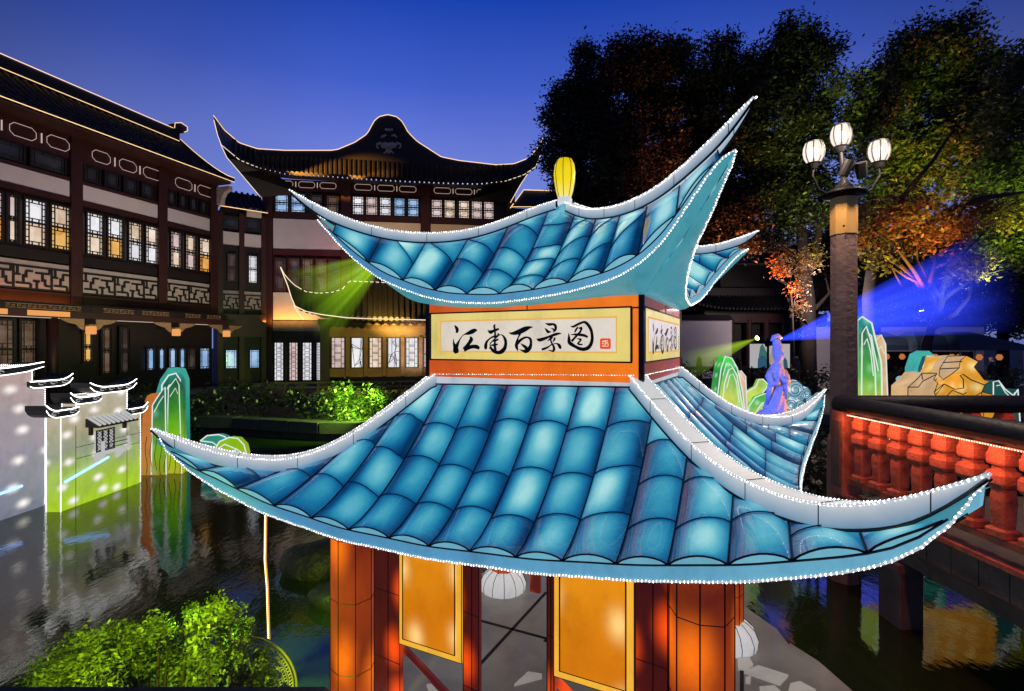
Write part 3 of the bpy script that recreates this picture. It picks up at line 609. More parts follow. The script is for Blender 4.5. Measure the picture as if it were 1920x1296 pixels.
def pane_mat(name, cols, s=1.0, scale=1.6):
    m, t, o = nt(name); oi = t.nodes.new('ShaderNodeObjectInfo'); c = t.nodes.new('ShaderNodeTexCoord')
    ad = t.nodes.new('ShaderNodeVectorMath'); ad.operation = 'ADD'; L(t, c.outputs['Object'], ad.inputs[0])
    cb = t.nodes.new('ShaderNodeCombineXYZ'); L(t, math_(t, 'MULTIPLY', oi.outputs['Random'], 37.0), cb.inputs[0]); L(t, cb.outputs[0], ad.inputs[1])
    v = t.nodes.new('ShaderNodeTexVoronoi'); v.distance = 'CHEBYCHEV'; v.inputs['Scale'].default_value = scale; L(t, ad.outputs[0], v.inputs['Vector'])
    bw = t.nodes.new('ShaderNodeSeparateColor'); L(t, v.outputs['Color'], bw.inputs[0])
    n = noise_(t, 2.2, 4, .6, vec=ad.outputs[0])
    f = math_(t, 'ADD', math_(t, 'MULTIPLY', bw.outputs[0], .34), math_(t, 'MULTIPLY', n, .72))
    k = len(cols); col = ramp(t, f, [(.12+.76*i/(k-1), cc) for i, cc in enumerate(cols)])
    prin(t, o, (.02, .02, .02), .12, emis=col, es=s, spec=.5); m.cycles.emission_sampling = 'NONE'; return m
M['pn_cream'] = pane_mat('pane_cream', [(.16, .09, .05), (.55, .40, .28), (.72, .58, .46), (.85, .76, .68)], 1.15)
M['pn_pink'] = pane_mat('pane_pink', [(.22, .13, .12), (.55, .40, .38), (.66, .52, .50), (.80, .68, .64)], 1.0)
M['pn_white'] = pane_mat('pane_white', [(.35, .36, .40), (.62, .62, .66), (.75, .74, .78), (.88, .85, .84)], 1.1)
M['pn_blue'] = pane_mat('pane_blue', [(.10, .22, .50), (.28, .48, .80), (.42, .62, .92), (.62, .76, .95)], .85)
M['pn_amber'] = pane_mat('pane_amber', [(.35, .14, .02), (.75, .34, .06), (.85, .5, .16), (.75, .62, .48)], .95)
M['pn_dim'] = pane_mat('pane_dim', [(.010, .009, .010), (.03, .022, .02), (.06, .04, .032), (.12, .09, .07)], .8)
M['pn_dark'] = pane_mat('pane_dark', [(.003, .003, .004), (.006, .006, .008), (.01, .01, .013), (.02, .02, .025)], .8)
M['pn_brown'] = pane_mat('pane_brown', [(.03, .018, .012), (.09, .05, .03), (.16, .10, .06), (.22, .15, .10)], .8)
def lattice_bars(mb, s0, s1, z0, z1, y, w=.016, kind='border', th=.02):
    W, H = s1-s0, z1-z0
    def hb(a, b, z): mb.box(a, b, y-th, y, z-w/2, z+w/2)
    def vb(s, a, b): mb.box(s-w/2, s+w/2, y-th-.002, y+.002, a, b)
    if kind == 'border':
        m = min(W, H)*.17
        hb(s0, s1, z0+m); hb(s0, s1, z1-m); vb(s0+m, z0, z1); vb(s1-m, z0, z1)
        for q in (.33, .67): hb(s0, s0+m, z0+H*q); hb(s1-m, s1, z0+H*q); vb(s0+W*q, z0, z0+m); vb(s0+W*q, z1-m, z1)
    elif kind == 'grid':
        m = W*.24; n = max(3, int(H/(W*.55)))
        vb(s0+m, z0, z1); vb(s1-m, z0, z1)
        for i in range(1, n*2):
            zz = z0+H*i/(n*2)
            if i % 2: hb(s0, s0+m, zz); hb(s1-m, s1, zz)
            else: hb(s0+m, s1-m, zz+H*.012); hb(s0+m, s1-m, zz-H*.03)
    elif kind == 'crack':
        rr = random.Random(int((s0*131+z0*17)*97)); pts = [(rr.random(), rr.random()) for _ in range(11)]
        for i, p in enumerate(pts):
            ds = sorted(range(len(pts)), key=lambda j: (pts[j][0]-p[0])**2+(pts[j][1]-p[1])**2)[1:4]
            for j in ds:
                q = pts[j]; mb.tube([(s0+p[0]*W, y-.01, z0+p[1]*H), (s0+q[0]*W, y-.01, z0+q[1]*H)], w*.5, 4, False)
            e = min(((p[0], (0, p[1])), (1-p[0], (1, p[1])), (p[1], (p[0], 0)), (1-p[1], (p[0], 1))))[1]
            mb.tube([(s0+p[0]*W, y-.01, z0+p[1]*H), (s0+e[0]*W, y-.01, z0+e[1]*H)], w*.5, 4, False)
def window(par, s0, s1, z0, z1, y, pane, kind='border', halves=2, fw=.05, fm=None, lw=.018, pane2=None):
    f = MB(); fm = fm or M['wood_blk']
    f.box(s0-fw, s0, y-.05, y+.03, z0-fw, z1+fw); f.box(s1, s1+fw, y-.05, y+.03, z0-fw, z1+fw); f.box(s0, s1, y-.05, y+.03, z1, z1+fw); f.box(s0, s1, y-.05, y+.03, z0-fw, z0)
    seg = (z1-z0)/halves
    for h in range(1, halves): f.box(s0, s1, y-.045, y+.025, z0+seg*h-fw*.5, z0+seg*h+fw*.5)
    fo = f.build('window', fm, par)
    lt = MB()
    for h in range(halves): lattice_bars(lt, s0, s1, z0+seg*h+(fw*.5 if h else 0), z0+seg*(h+1)-(fw*.5 if h < halves-1 else 0), y-.01, lw, kind)
    lt.build('lattice', fm, fo)
    for h in range(halves):
        pm = pane if not pane2 or h == 0 else pane2
        MB().box(s0, s1, y+.032, y+.045, z0+seg*h+.001, z0+seg*(h+1)-.001).build('pane', pm, fo)
    return fo
def fret(par, s0, s1, z0, z1, y, cells):
    b = MB().box(s0, s1, y+.03, y+.05, z0, z1).build('fret_board', M['fretboard'], par)
    mb = MB(); w = .075; top = z1-(z1-z0)*.2
    mb.box(s0, s1, y, y+.03, top-w/2, top+w/2); mb.box(s0, s1, y, y+.03, z0, z0+w*.6)
    n = max(2, int(round((s1-s0)/((top-z0)*.72)))); cw = (s1-s0)/n; ch = (top-z0)/2
    for i in range(n):
        a = s0+cw*i; c = a+cw/2; H2 = top-z0; f = 1 if i % 2 else -1; zc = z0+H2/2
        if i and i % 2 == 0: mb.box(a-w*.45, a+w*.45, y-.004, y+.03, z0, top)
        mb.box(a+cw*.12, a+cw*.88, y, y+.028, zc+f*H2*.25-w/2, zc+f*H2*.25+w/2)
        mb.box(c-w/2, c+w/2, y-.002, y+.03, min(zc+f*H2*.25, zc-f*H2*.12), max(zc+f*H2*.25, zc-f*H2*.12))
        mb.box(a+cw*.0, a+cw*.36, y+.001, y+.027, zc-f*H2*.12-w/2, zc-f*H2*.12+w/2)
        mb.box(a+cw*.64, a+cw, y+.001, y+.027, zc-f*H2*.30-w/2, zc-f*H2*.30+w/2)
        mb.box(a+cw*.64-w/2, a+cw*.64+w/2, y-.001, y+.026, min(zc-f*H2*.30, zc), max(zc-f*H2*.30, zc))
        mb.box(a+cw*.2-w/2, a+cw*.2+w/2, y-.0015, y+.0255, min(zc-f*H2*.12, zc-f*H2*.5), max(zc-f*H2*.12, zc-f*H2*.5))
        mb.box(a+cw*.88-w/2, a+cw*.88+w/2, y-.0005, y+.0265, min(zc+f*H2*.25, zc+f*H2*.5), max(zc+f*H2*.25, zc+f*H2*.5))
    mb.build('fretwork', M['wood_blk'], b)
    return b
def octframe(par, s0, s1, z0, z1, y, m=None):
    c = min(s1-s0, z1-z0)*.28
    p = [(s0+c, z0), (s1-c, z0), (s1, z0+c), (s1, z1-c), (s1-c, z1), (s0+c, z1), (s0, z1-c), (s0, z0+c), (s0+c, z0)]
    return MB().tube([(a, y, b) for a, b in p], .010, 4).build('panel_outline', m or M['rope_dim'], par)
def scroll(par, s0, s1, z0, z1, y):
    # pierced carved panel: a row of small curls
    mb = MB(); n = max(3, int((s1-s0)/((z1-z0)*1.1))); cw = (s1-s0)/n
    for i in range(n):
        c = s0+cw*(i+.5); zc = (z0+z1)/2; r = (z1-z0)*.42
        pts = [(c+r*(1-.09*q)*math.cos(q*.8+i*PI)*1.05, y, zc+r*(1-.09*q)*math.sin(q*.8+i*PI)) for q in range(9)]
        mb.tube(pts, r*.2, 4)
    mb.box(s0, s1, y-.01, y+.01, z0-.015, z0); mb.box(s0, s1, y-.01, y+.01, z1, z1+.015)
    return mb.build('carved_panel', M['carved'], par)
def corbel(par, s, z, y, side, size=.5):
    p = [(0, 0), (0, -size*.55), (side*size*.15, -size*.5), (side*size*.35, -size*.28), (side*size*.7, -size*.2), (side*size, -size*.05), (side*size, 0)]
    if side < 0: p = p[::-1]
    mb = MB().prism([(s+a, z+b) for a, b in p], y-.03, y+.03, 'y')
    return mb.build('bracket', M['carved'], par)
# ---------------------------------------------------------------- tea house on the left
DIR = Vector((.3117, .9502)); A1 = math.atan2(DIR.y, DIR.x)
F1 = Fr((-17.22, 16.95), A1)
T1 = thing('teahouse', 'long dark timber teahouse with white bands and lit lattice windows at left', 'building', (-17.22, 16.95, 0), A1)
H = lambda h: CAMZ+h
X0, X1 = -5.0, 8.32
posts = [-3.2, 2.26, 5.63, 8.22]
MB().box(X0, X1, .22, 6.0, .4, H(8.0)).build('wall', M['wood_blk'], T1)
for p_ in posts:
    MB().box(p_-.2, p_+.2, -.08, .24, H(1.0), H(7.9), .02).build('post', M['wood'], T1)
    MB().box(p_-.13, p_+.13, -.95, -.69, H(.42), H(.72), .03).build('pendant_lamp', M['cap_lamp'], T1)
    MB().box(p_-.17, p_+.17, -.99, -.65, H(.722), H(.78)).build('pendant_cap', M['carved'], T1)
    for sd in (-1, 1): corbel(T1, p_+sd*.2, H(.98), -.75, sd, .75)
panes1 = [['pn_amber', 'pn_cream', 'pn_cream'], ['pn_cream', 'pn_amber', 'pn_white', 'pn_white'], ['pn_cream', 'pn_pink', 'pn_amber']]
winpx = [[(-28, 4), (16, 32), (49, 86), (98, 131)], [(165, 193), (204, 230), (243, 266), (275, 297)], [(322, 340), (350, 367), (376, 397)]]
for b in range(3):
    a0, a1 = posts[b]+.22, posts[b+1]-.22
    MB().box(a0, a1, .0, .2, H(5.56), H(6.16)).build('plaster_band', M['plaster'], T1)
    MB().box(a0, a1, -.03, .2, H(5.36), H(5.558)).build('beam', M['wood'], T1)
    MB().box(a0, a1, .02, .2, H(3.05), H(3.42)).build('beam', M['wood_blk'], T1)
    MB().box(a0, a1, -.02, .2, H(6.162), H(6.3)).build('beam', M['wood'], T1)
    MB().box(a0, a1, .02, .2, H(7.02), H(7.85)).build('beam', M['wood'], T1)
    MB().box(a0, a1, -.05, .2, H(1.52), H(1.93)).build('beam', M['wood'], T1)
    fret(T1, a0, a1, H(1.98), H(2.98), .0, 3)
    n = len(winpx[b])
    for i, (p0, p1) in enumerate(winpx[b]):
        s0, s1 = F1.s(p0, .0), F1.s(p1, .0); pk = panes1[b][i % len(panes1[b])]
        window(T1, s0, s1, H(3.58), H(5.14), .05, M[pk], 'border', 2, .07, M['wood_blk'], .036, M[random.choice(['pn_cream', 'pn_pink', 'pn_white'])])
    w_ = (a1-a0)/4
    for i in range(4): window(T1, a0+w_*i+.12, a0+w_*(i+1)-.12, H(6.4), H(6.95), .08, M['pn_dark'], 'border', 1, .06, M['wood_blk'], .02)
    nf = 3 if b < 2 else 2
    if b == 0: fpx = [(-52, -12), (18, 68), (88, 130)]
    elif b == 1: fpx = [(173, 207), (224, 256), (269, 301)]
    else: fpx = [(329, 360), (371, 399)]
    for q, (p0, p1) in enumerate(fpx):
        s0, s1 = F1.s(p0, -.02), F1.s(p1, -.02); octframe(T1, s0, s1, H(7.22), H(7.66), -.02)
        if q: sm_ = (s0+F1.s(fpx[q-1][1], -.02))/2; MB().box(sm_-.018, sm_+.018, -.03, -.01, H(7.25), H(7.6)).build('panel_divider', M['rope_dim'], T1)
    # porch fascia with carved panels
    MB().box(posts[b]+.0, posts[b+1], -.9, -.75, H(1.0), H(1.22)).build('porch_beam', M['wood'], T1)
    MB().box(posts[b]+.002, posts[b+1]-.002, -.8, .0, H(1.44), H(1.5)).build('porch_soffit', M['wood_blk'], T1)
    MB().box(posts[b]+.004, posts[b+1]-.004, -.86, -.76, H(1.222), H(1.44)).build('porch_fascia', M['wood_blk'], T1)
    mid = (a0+a1)/2
    for (u0, u1) in ((a0+.15, mid-.15), (mid+.15, a1-.15)): scroll(T1, u0, u1, H(1.27), H(1.40), -.885)
    MB().tube([(a0, -.72, H(.97)), (a1, -.72, H(.97))], .014, 4).build('porch_light', M['rope_dim'], T1)
# orange lamp strips under the first bay
for (p0, p1) in ((-20, 14), (51, 131)):
    MB().box(F1.s(p0, -.9), F1.s(p1, -.9), -.915, -.902, H(1.02), H(1.2)).build('lamp_strip', M['cap_lamp'], T1)
light('porch_orange_lamp', 'AREA', Vector((F1.O.x, F1.O.y, 0))+Vector((*(F1.u*.6+F1.n*-.45), H(1.52))), 12, (1.0, .26, .02), target=Vector((F1.O.x, F1.O.y, 0))+Vector((*(F1.u*.6+F1.n*-.05), H(1.8))), size=(3.0, .08))
# ground-floor windows and doors
gw = [((-40, 24), 'pn_brown', .85, -1.1), ((40, 66), 'pn_brown', .85, -1.1), ((157, 172), 'pn_amber', .5, -.6), ((192, 208), 'pn_brown', .7, -1.1), ((226, 242), 'pn_dim', .7, -1.1), ((276, 289), 'pn_blue', -.15, -1.05), ((297, 308), 'pn_blue', -.15, -1.05), ((317, 330), 'pn_blue', -.15, -1.05), ((336, 347), 'pn_blue', -.15, -1.05), ((352, 368), 'pn_dim', -.15, -1.1), ((375, 392), 'pn_blue', -.15, -1.1)]
for (p0, p1), pm, zt, zb in gw:
    window(T1, F1.s(p0, .1), F1.s(p1, .1), H(zb), H(zt), .1, M[pm], 'border', 2 if zt > 0 else 1, .08, M['wood_blk'], .025)
MB().lathe([(.17, .45), (.17, H(.98))], (F1.s(98, -.6), -.6), 12).build('porch_column', M['wood'], T1, smooth=True)
MB().box(X0, X1, -1.4, .2, .3, H(-2.02)).build('porch_floor', M['stone'], T1)
# roof: eave at -1, ridge 2.5 behind
ze, zr = H(7.95), H(10.3)
def slope(s, q): return (s, -1.05+q*3.55, ze+(zr-ze)*(q**1.25))
MB().grid([[slope(s, q) for s in (X0, X1)] for q in np.linspace(0, 1, 8)]).build('roof', M['rooftile'], T1)
MB().face([(X0, 6.0, ze), (X1, 6.0, ze), (X1, 2.5, zr), (X0, 2.5, zr)]).build('roof', M['rooftile'], T1)
mb = MB()
for s in np.arange(X0, X1, .30): mb.tube([Vector(slope(s, q))+Vector((0, 0, .03)) for q in np.linspace(0, 1, 6)], .085, 6)
mb.build('tile_rows', M['rooftile'], T1, kind='stuff')
MB().box(X0, X1, -1.0, .2, H(7.86), ze-.02).build('eave_board', M['wood'], T1)
MB().box(X0, X1-.05, 2.3, 2.6, zr, H(10.84)).build('roof_ridge', M['ridge_clay'], T1)
MB().prism([(X1-.45, H(10.84)), (X1+.15, H(10.84)), (X1+.3, H(11.0)), (X1+.28, H(11.2)), (X1-.05, H(11.25)), (X1-.4, H(11.1))], 2.25, 2.65, 'y').build('ridge_ornament', M['ridge_clay'], T1)
rk = [Vector(slope(X1+.05, q))+Vector((0, 0, .12)) for q in np.linspace(0, 1, 9)]
MB().tube(rk, .12, 6).build('verge', M['ridge_clay'], T1)
MB().prism([(-.85, H(7.8)), (-.85, H(7.62)), (-.55, H(7.5)), (-.4, H(7.25)), (-.32, H(6.95)), (.1, H(6.95)), (.1, H(7.8))], X1-.0, X1+.22, 'x').build('corner_block', M['wall_end'], T1)
def rope(par, pts, r=.015, m=None, name='rope_light'): return MB().tube(pts, r, 5).build(name, m or M['rope_warm'], par)
rope(T1, [(X0, -1.1, ze+.02), (X1+.1, -1.1, ze+.02)]); rope(T1, [(X0, 2.26, zr+.03), (X1-.1, 2.26, zr+.03)])
rope(T1, [(X0, 2.26, H(10.86)), (X1-.4, 2.26, H(10.86))]); rope(T1, [(a.x+.1, a.y, a.z+.13) for a in rk])
rope(T1, [(X1-.4, 2.2, H(10.86)), (X1-.38, 2.2, H(11.12)), (X1-.05, 2.2, H(11.28)), (X1+.3, 2.2, H(11.2)), (X1+.3, 2.2, H(11.0)), (X1+.12, 2.2, H(10.86))])
# ---------------------------------------------------------------- narrow corner wing
A2 = math.atan2(27.1-25.9, at(497, 0, 27.1).x-at(415, 0, 25.9).x); O2 = at(415, 648, 25.9)
F2 = Fr((O2.x, O2.y), A2); W2 = F2.s(497)
T2 = thing('corner_wing', 'narrow dark corner wing joining the teahouse to the gabled hall', 'building', (O2.x, O2.y, 0), A2)
MB().box(0, W2, .2, 4.0, .4, H(7.2)).build('wall', M['wood_blk'], T2)
zw = lambda py, px=450: F2.pl(px, py, 0)[1]
for p0, p1 in ((417, 451), (456, 491)):
    a, b = F2.s(p0), F2.s(p1)
    MB().box(a, b, .0, .19, zw(460), zw(437)).build('plaster_band', M['plaster'], T2)
    fret(T2, a, b, zw(581), zw(546), .0, 2)
    window(T2, a+(b-a)*.32, a+(b-a)*.72, zw(528), zw(478), .08, M['pn_dim'] if p0 < 430 else M['pn_white'], 'border', 2, .06)
    window(T2, a+.1, b-.1, zw(430), zw(408), .08, M['pn_dark'], 'border', 1, .06)
    scroll(T2, a, b, zw(605), zw(599), -.3)
for p0 in (413, 453, 494): MB().box(F2.s(p0)-.12, F2.s(p0)+.12, -.1, .2, .5, H(6.9)).build('post', M['wood'], T2)
MB().box(0, W2, -.32, .1, zw(632), zw(590)).build('porch_beam', M['wood'], T2)
window(T2, F2.s(353-5+5), F2.s(353+18), 0, 0.01, 3.9, M['pn_dark']) if False else None
for p0, p1 in ((424, 443), (469, 485)): window(T2, F2.s(p0, .1), F2.s(p1, .1), zw(690), zw(657), .1, M['pn_blue'], 'border', 1, .06)
ey = zw(398)
sl2 = lambda s, q: (s, -.7+q*2.6, ey+q**1.2*1.5)
MB().grid([[sl2(s, q) for s in (-.3, W2)] for q in np.linspace(0, 1, 6)]).build('roof', M['rooftile'], T2)
mb = MB()
for s in np.arange(-.2, W2, .28): mb.tube([Vector(sl2(s, q))+Vector((0, 0, .03)) for q in np.linspace(0, 1, 6)], .08, 6)
mb.build('tile_rows', M['rooftile'], T2, kind='stuff')
rope(T2, [(-.3, -.74, ey+.02), (W2, -.74, ey-.02)], .018)
MB().box(W2-.9, W2-.2, -.2, .1, zw(404), zw(388)).build('plaster_block', M['plaster'], T2)
# ---------------------------------------------------------------- gabled hall in the centre
O3 = at(515, 648, 27.3); P3 = at(925, 648, 29.0); A3 = math.atan2(P3.y-O3.y, P3.x-O3.x); F3 = Fr((O3.x, O3.y), A3)
T3 = thing('gabled_hall', 'tall dark hall with upswept eaves, round gable and white bat emblem', 'building', (O3.x, O3.y, 0), A3)
z3 = lambda py, px=550: F3.pl(px, py, 0)[1]
PX3 = [502, 649, 798, 957]; S3 = [F3.s(p) for p in PX3]
MB().box(S3[0], S3[-1], .22, 7, .4, z3(335)).build('wall', M['wood_blk'], T3)
MB().box(S3[0]-.3, S3[0], .1, .22, .4, z3(335)).build('wall', M['wood_blk'], T3)
for p_ in S3: MB().box(p_-.26, p_+.26, -.1, .22, .5, z3(338), .02).build('post', M['wood'], T3)
ups = [[(517, 540, 'pn_blue'), (547, 571, 'pn_blue'), (582, 603, 'pn_dim'), (613, 634, 'pn_brown')],
       [(662, 681, 'pn_white'), (687, 707, 'pn_pink'), (713, 732, 'pn_white'), (740, 758, 'pn_blue'), (766, 784, 'pn_blue')],
       [(810, 828, 'pn_pink'), (834, 852, 'pn_cream'), (861, 879, 'pn_cream'), (885, 903, 'pn_pink'), (908, 925, 'pn_pink')]]
fr3 = [(519, 549), (560, 590), (600, 630)], [(665, 697), (708, 739), (749, 780)], [(814, 845), (854, 885), (894, 924)]
for b in range(3):
    a0, a1 = S3[b]+.28, S3[b+1]-.28
    MB().box(a0, a1, .0, .2, z3(467), z3(411)).build('plaster_band', M['plaster'], T3)
    MB().box(a0, a1, -.06, .2, z3(410), z3(399)).build('beam', M['wood'], T3)
    MB().box(a0, a1, -.02, .2, z3(357), z3(337)).build('frieze', M['wood'], T3)
    for q, (p0, p1) in enumerate(fr3[b]):
        s0, s1 = F3.s(p0, -.04), F3.s(p1, -.04); octframe(T3, s0, s1, z3(351.5), z3(340.5), -.04)
        if q: sm_ = (s0+F3.s(fr3[b][q-1][1], -.04))/2; MB().box(sm_-.018, sm_+.018, -.05, -.03, z3(351), z3(341)).build('panel_divider', M['rope_dim'], T3)
    for p0, p1, pk in ups[b]: window(T3, F3.s(p0, .05), F3.s(p1, .05), z3(397), z3(364), .05, M[pk], 'border', 2, .06, M['wood_blk'], .03)
    MB().box(a0, a1, -.05, .2, z3(478), z3(468)).build('beam', M['wood_red'], T3)
    w_ = (a1-a0)/5
    for i in range(5):
        window(T3, a0+w_*i+.1, a0+w_*(i+1)-.1, z3(545), z3(486), .05, M['pn_dim'] if i not in (2, 3) or b else M['pn_brown'], 'border', 2, .07, M['wood_red'], .03)
    MB().box(a0, a1, .0, .2, z3(600), z3(549)).build('plaster_band', M['plaster'], T3)
    MB().box(a0, a1, -.05, .2, z3(621), z3(602)).build('beam', M['stone'], T3)
    for i, (p0, p1) in enumerate([(515, 531), (543, 558), (568, 584), (594, 603)] if b == 0 else []):
        window(T3, F3.s(p0, .05), F3.s(p1, .05), z3(713), z3(643), .05, M['pn_white'] if i != 1 else M['pn_pink'], 'grid', 1, .1, M['wood_blk'], .025)
MB().box(S3[0]-.4, S3[-1]+.3, -1.2, .2, .3, z3(716)).build('hall_base', M['stone'], T3)
# roof of the hall: eave curve, top line with the round gable
eave3 = [(397, 205), (405, 245), (414, 271), (449, 300), (483, 314), (535, 326), (621, 331), (689, 336), (758, 340), (827, 343), (896, 345), (947, 340), (982, 328), (1006, 312), (1016, 283), (1024, 247)]
ed = lambda px: -1.3-1.4*max(0, (483-px)/86)**1.5-1.4*max(0, (947-px)/-77)**1.5 if (px < 483 or px > 947) else -1.3
top3 = [(394, 202), (401, 218), (421, 245), (449, 269), (483, 280), (535, 283), (621, 283), (634, 281), (665, 268), (686, 254), (693, 245), (700, 230), (710, 220), (727, 216), (744, 220), (755, 230), (765, 249), (782, 266), (827, 295), (861, 302), (930, 310), (964, 308), (992, 297), (1012, 273), (1024, 245)]
td = lambda px: .9-3.4*max(0, (483-px)/89)**1.4-3.4*max(0, (px-947)/77)**1.4
low3 = [(483, 296), (535, 297), (621, 300), (700, 304), (760, 308), (827, 312), (896, 315), (947, 312)]
def pt3(px, py, d): s, z = F3.pl(px, py, d); return Vector((s, d, z))
ie = lambda px: float(np.interp(px, [a for a, _ in eave3], [b for _, b in eave3])); it = lambda px: float(np.interp(px, [a for a, _ in top3], [b for _, b in top3]))
il = lambda px: float(np.interp(px, [a for a, _ in low3], [b for _, b in low3]))
pxs = np.linspace(401, 1018, 90)
def slope3(px, q):
    a = pt3(px, ie(px), ed(px)); t_ = min(it(px)+12, 300) if (px < 621 or px > 861) else il(px)
    t_ = it(px)+4 if (px < 483 or px > 947) else il(px); b = pt3(px, min(t_, ie(px)-4), td(px)-.05)
    c = a.lerp(b, q); c.z -= .35*math.sin(PI*q)*min(1, max(0, min(px-401, 1018-px)/60)); return c
MB().grid([[slope3(px, q) for px in pxs] for q in np.linspace(0, 1, 7)]).build('roof', M['rooftile'], T3, smooth=True)
for px in np.arange(440, 1000, 9.0):
    r_ = MB().tube([slope3(px, q)+Vector((0, 0, .04)) for q in np.linspace(-.01, 1, 7)], .10, 6).build('tile_row', M['rooftile'], T3)
    a = slope3(px, -.012)
    MB().tube([a+Vector((0, -.04, .03)), a+Vector((0, .02, .03))], .12, 8).build('tile_end', M['rooftile'], r_)
gp = [(pt3(px, it(px), td(px)), pt3(px, (il(px) if 483 <= px <= 947 else it(px)+6), td(px))) for px in np.linspace(401, 1018, 120)]
V = []; n = len(gp)
for dy in (0, .5):
    V.append([Vector((a.x, a.y+dy, a.z)) for a, b in gp]); V.append([Vector((b.x, b.y+dy, b.z)) for a, b in gp])
MB().grid([V[1], V[0], V[2], V[3]]).build('gable_wall', M['ridge_clay'], T3)
rope(T3, [Vector((a.x, a.y-.03, a.z+.02)) for a, b in gp], .02, M['rope_warm'])
rope(T3, [pt3(px, ie(px), ed(px)-.05) for px in pxs], .016, M['rope_white'])
# side soffit lines and soffits
for pts in ([(414, 271), (425, 295), (449, 323), (488, 369)], [(1016, 283), (990, 325), (975, 348), (957, 380)]):
    Pq = [pt3(a, b, -1.9+i*.55) for i, (a, b) in enumerate(pts)]; rope(T3, Pq, .016, M['rope_white'])
    sgn_ = 1 if pts[0][0] < 700 else -1
    inn = [pt3(a+sgn_*26*(i+.2), b-4, -.9+i*.3) for i, (a, b) in enumerate(pts)]
    MB().grid([Pq, inn]).build('corner_soffit', M['wood_blk'], T3)
MB().grid([[pt3(px, ie(px)+2, ed(px)) for px in np.linspace(440, 985, 30)], [pt3(px, ie(px)+9, -.05) for px in np.linspace(480, 965, 30)]]).build('soffit', M['wood_blk'], T3)
# white bat emblem and cloud strokes on the gable
M['emblem'] = mat('emblem_plaster', (.62, .55, .48), .8, vary=.15)
dg = td(727)-.03
def eml(pts, r): return [pt3(a, b, dg) for a, b in pts]
mb = MB()
mb.tube(eml([(729, 289), (729, 272)], 0), [.06, .17], 6)
for sg in (-1, 1):
    mb.tube(eml([(729, 276), (729+sg*8, 273), (729+sg*14, 276)], 0), [.22, .20, .10], 6)
    mb.tube(eml([(729+sg*10, 274), (729+sg*17, 269), (729+sg*22, 271), (729+sg*22, 277), (729+sg*18, 278)], 0), [.12, .09, .07, .06, .04], 6)
    mb.tube(eml([(729+sg*2, 281), (729+sg*6, 286), (729+sg*10, 288)], 0), [.10, .06, .03], 6)
mb.build('bat_emblem', M['emblem'], T3)
for pts in ([(722, 243), (729, 244), (737, 243)], [(714, 257), (719, 256), (724, 253)], [(734, 255), (740, 254), (744, 258)]): MB().tube(eml(pts, 0), [.05, .08, .05], 6).build('cloud_mark', M['emblem'], T3)
# low roof at the right end of the hall
a = pt3(1020, 357, 1.0); b = pt3(963, 385, -.6)
MB().grid([[pt3(982, 357, 2.0), pt3(1090, 360, 2.0)], [pt3(957, 390, -.6), pt3(1090, 392, -.6)]]).build('side_roof', M['rooftile'], T3)
rope(T3, [pt3(957, 390, -.65), pt3(982, 356, 1.9), pt3(1040, 358, 1.9)], .022)
rope(T3, [pt3(960, 388, -.65), pt3(1040, 388, -.65)], .018)
MB().box(S3[-1], S3[-1]+3.0, .5, 6, .4, pt3(1000, 392, .5).z).build('side_wall', M['wood_blk'], T3)
# ---------------------------------------------------------------- small waterside hall with lit lattice front
O4 = at(610, 648, 22.0); A4 = A3; F4 = Fr((O4.x, O4.y), A4)
T4 = thing('waterside_hall', 'low waterside hall with curled tile roof and lit ice-crack lattice windows', 'building', (O4.x, O4.y, 0), A4)
z4 = lambda py, px=680: F4.pl(px, py, 0)[1]
M['wood_ol'] = mat('oiled_timber', (.11, .06, .025), .5, vary=.3, scale=3, bump=.2)
SE = F4.s(1010)
MB().box(.2, SE, 3.2, 3.4, .4, z4(605)).build('wall', M['wood_blk'], T4)
MB().box(-.1, SE, .05, .2, z4(632), z4(611)).build('beam', M['wood_ol'], T4)
MB().box(-.3, SE, -.06, .2, z4(610.5), z4(599)).build('fascia', M['wood_ol'], T4)
MB().box(-.1, SE, .03, .2, z4(707), z4(690.5)).build('dado', M['wood_ol'], T4)
mul = [609, 652, 686, 721, 755, 789, 824, 860, 900, 940, 980]
for i, p in enumerate(mul):
    s = F4.s(p); w_ = .2 if i == 0 else .09
    MB().box(s-w_, s+w_, -.05, .19, .45 if i == 0 else z4(706), z4(632) if i else z4(600), .015).build('post', M['wood_blk'] if i == 0 else M['wood_ol'], T4)
for i in range(len(mul)-1):
    s0, s1 = F4.s(mul[i])+(.28 if i == 0 else .16), F4.s(mul[i+1])-.16
    window(T4, s0, s1, z4(689), z4(634), .08, M[['pn_pink', 'pn_white', 'pn_cream', 'pn_white', 'pn_white'][i % 5]], 'crack' if i % 2 else 'grid', 1, .05, M['wood_blk'], .022)
    scroll(T4, s0, s1, z4(608), z4(601), -.08)
MB().box(-.3, SE, -2.6, .0, .3, z4(732)).build('deck', M['stone'], T4)
for i in range(14):
    s = -1.6+i*.62; MB().box(s-.045, s+.045, -2.5, -2.41, z4(732), z4(709), .01).build('deck_post', M['wood_ol'], T4)
for zz in (709, 717): MB().box(-1.8, SE, -2.49, -2.42, z4(zz+1.5), z4(zz-1)).build('deck_rail', M['wood_ol'], T4)
def pt4(px, py, d): s, z = F4.pl(px, py, d); return Vector((s, d, z))
e4 = [(525, 499), (539, 534), (551, 573), (573, 584), (603, 590), (650, 596), (696, 598), (788, 600), (1000, 606)]; t4 = [(525, 499), (534, 516), (551, 534), (573, 547), (597, 550), (625, 548), (647, 540), (651, 528), (654, 527), (727, 530), (800, 532), (1000, 536)]
i4 = lambda tb, px: float(np.interp(px, [a for a, _ in tb], [b for _, b in tb]))
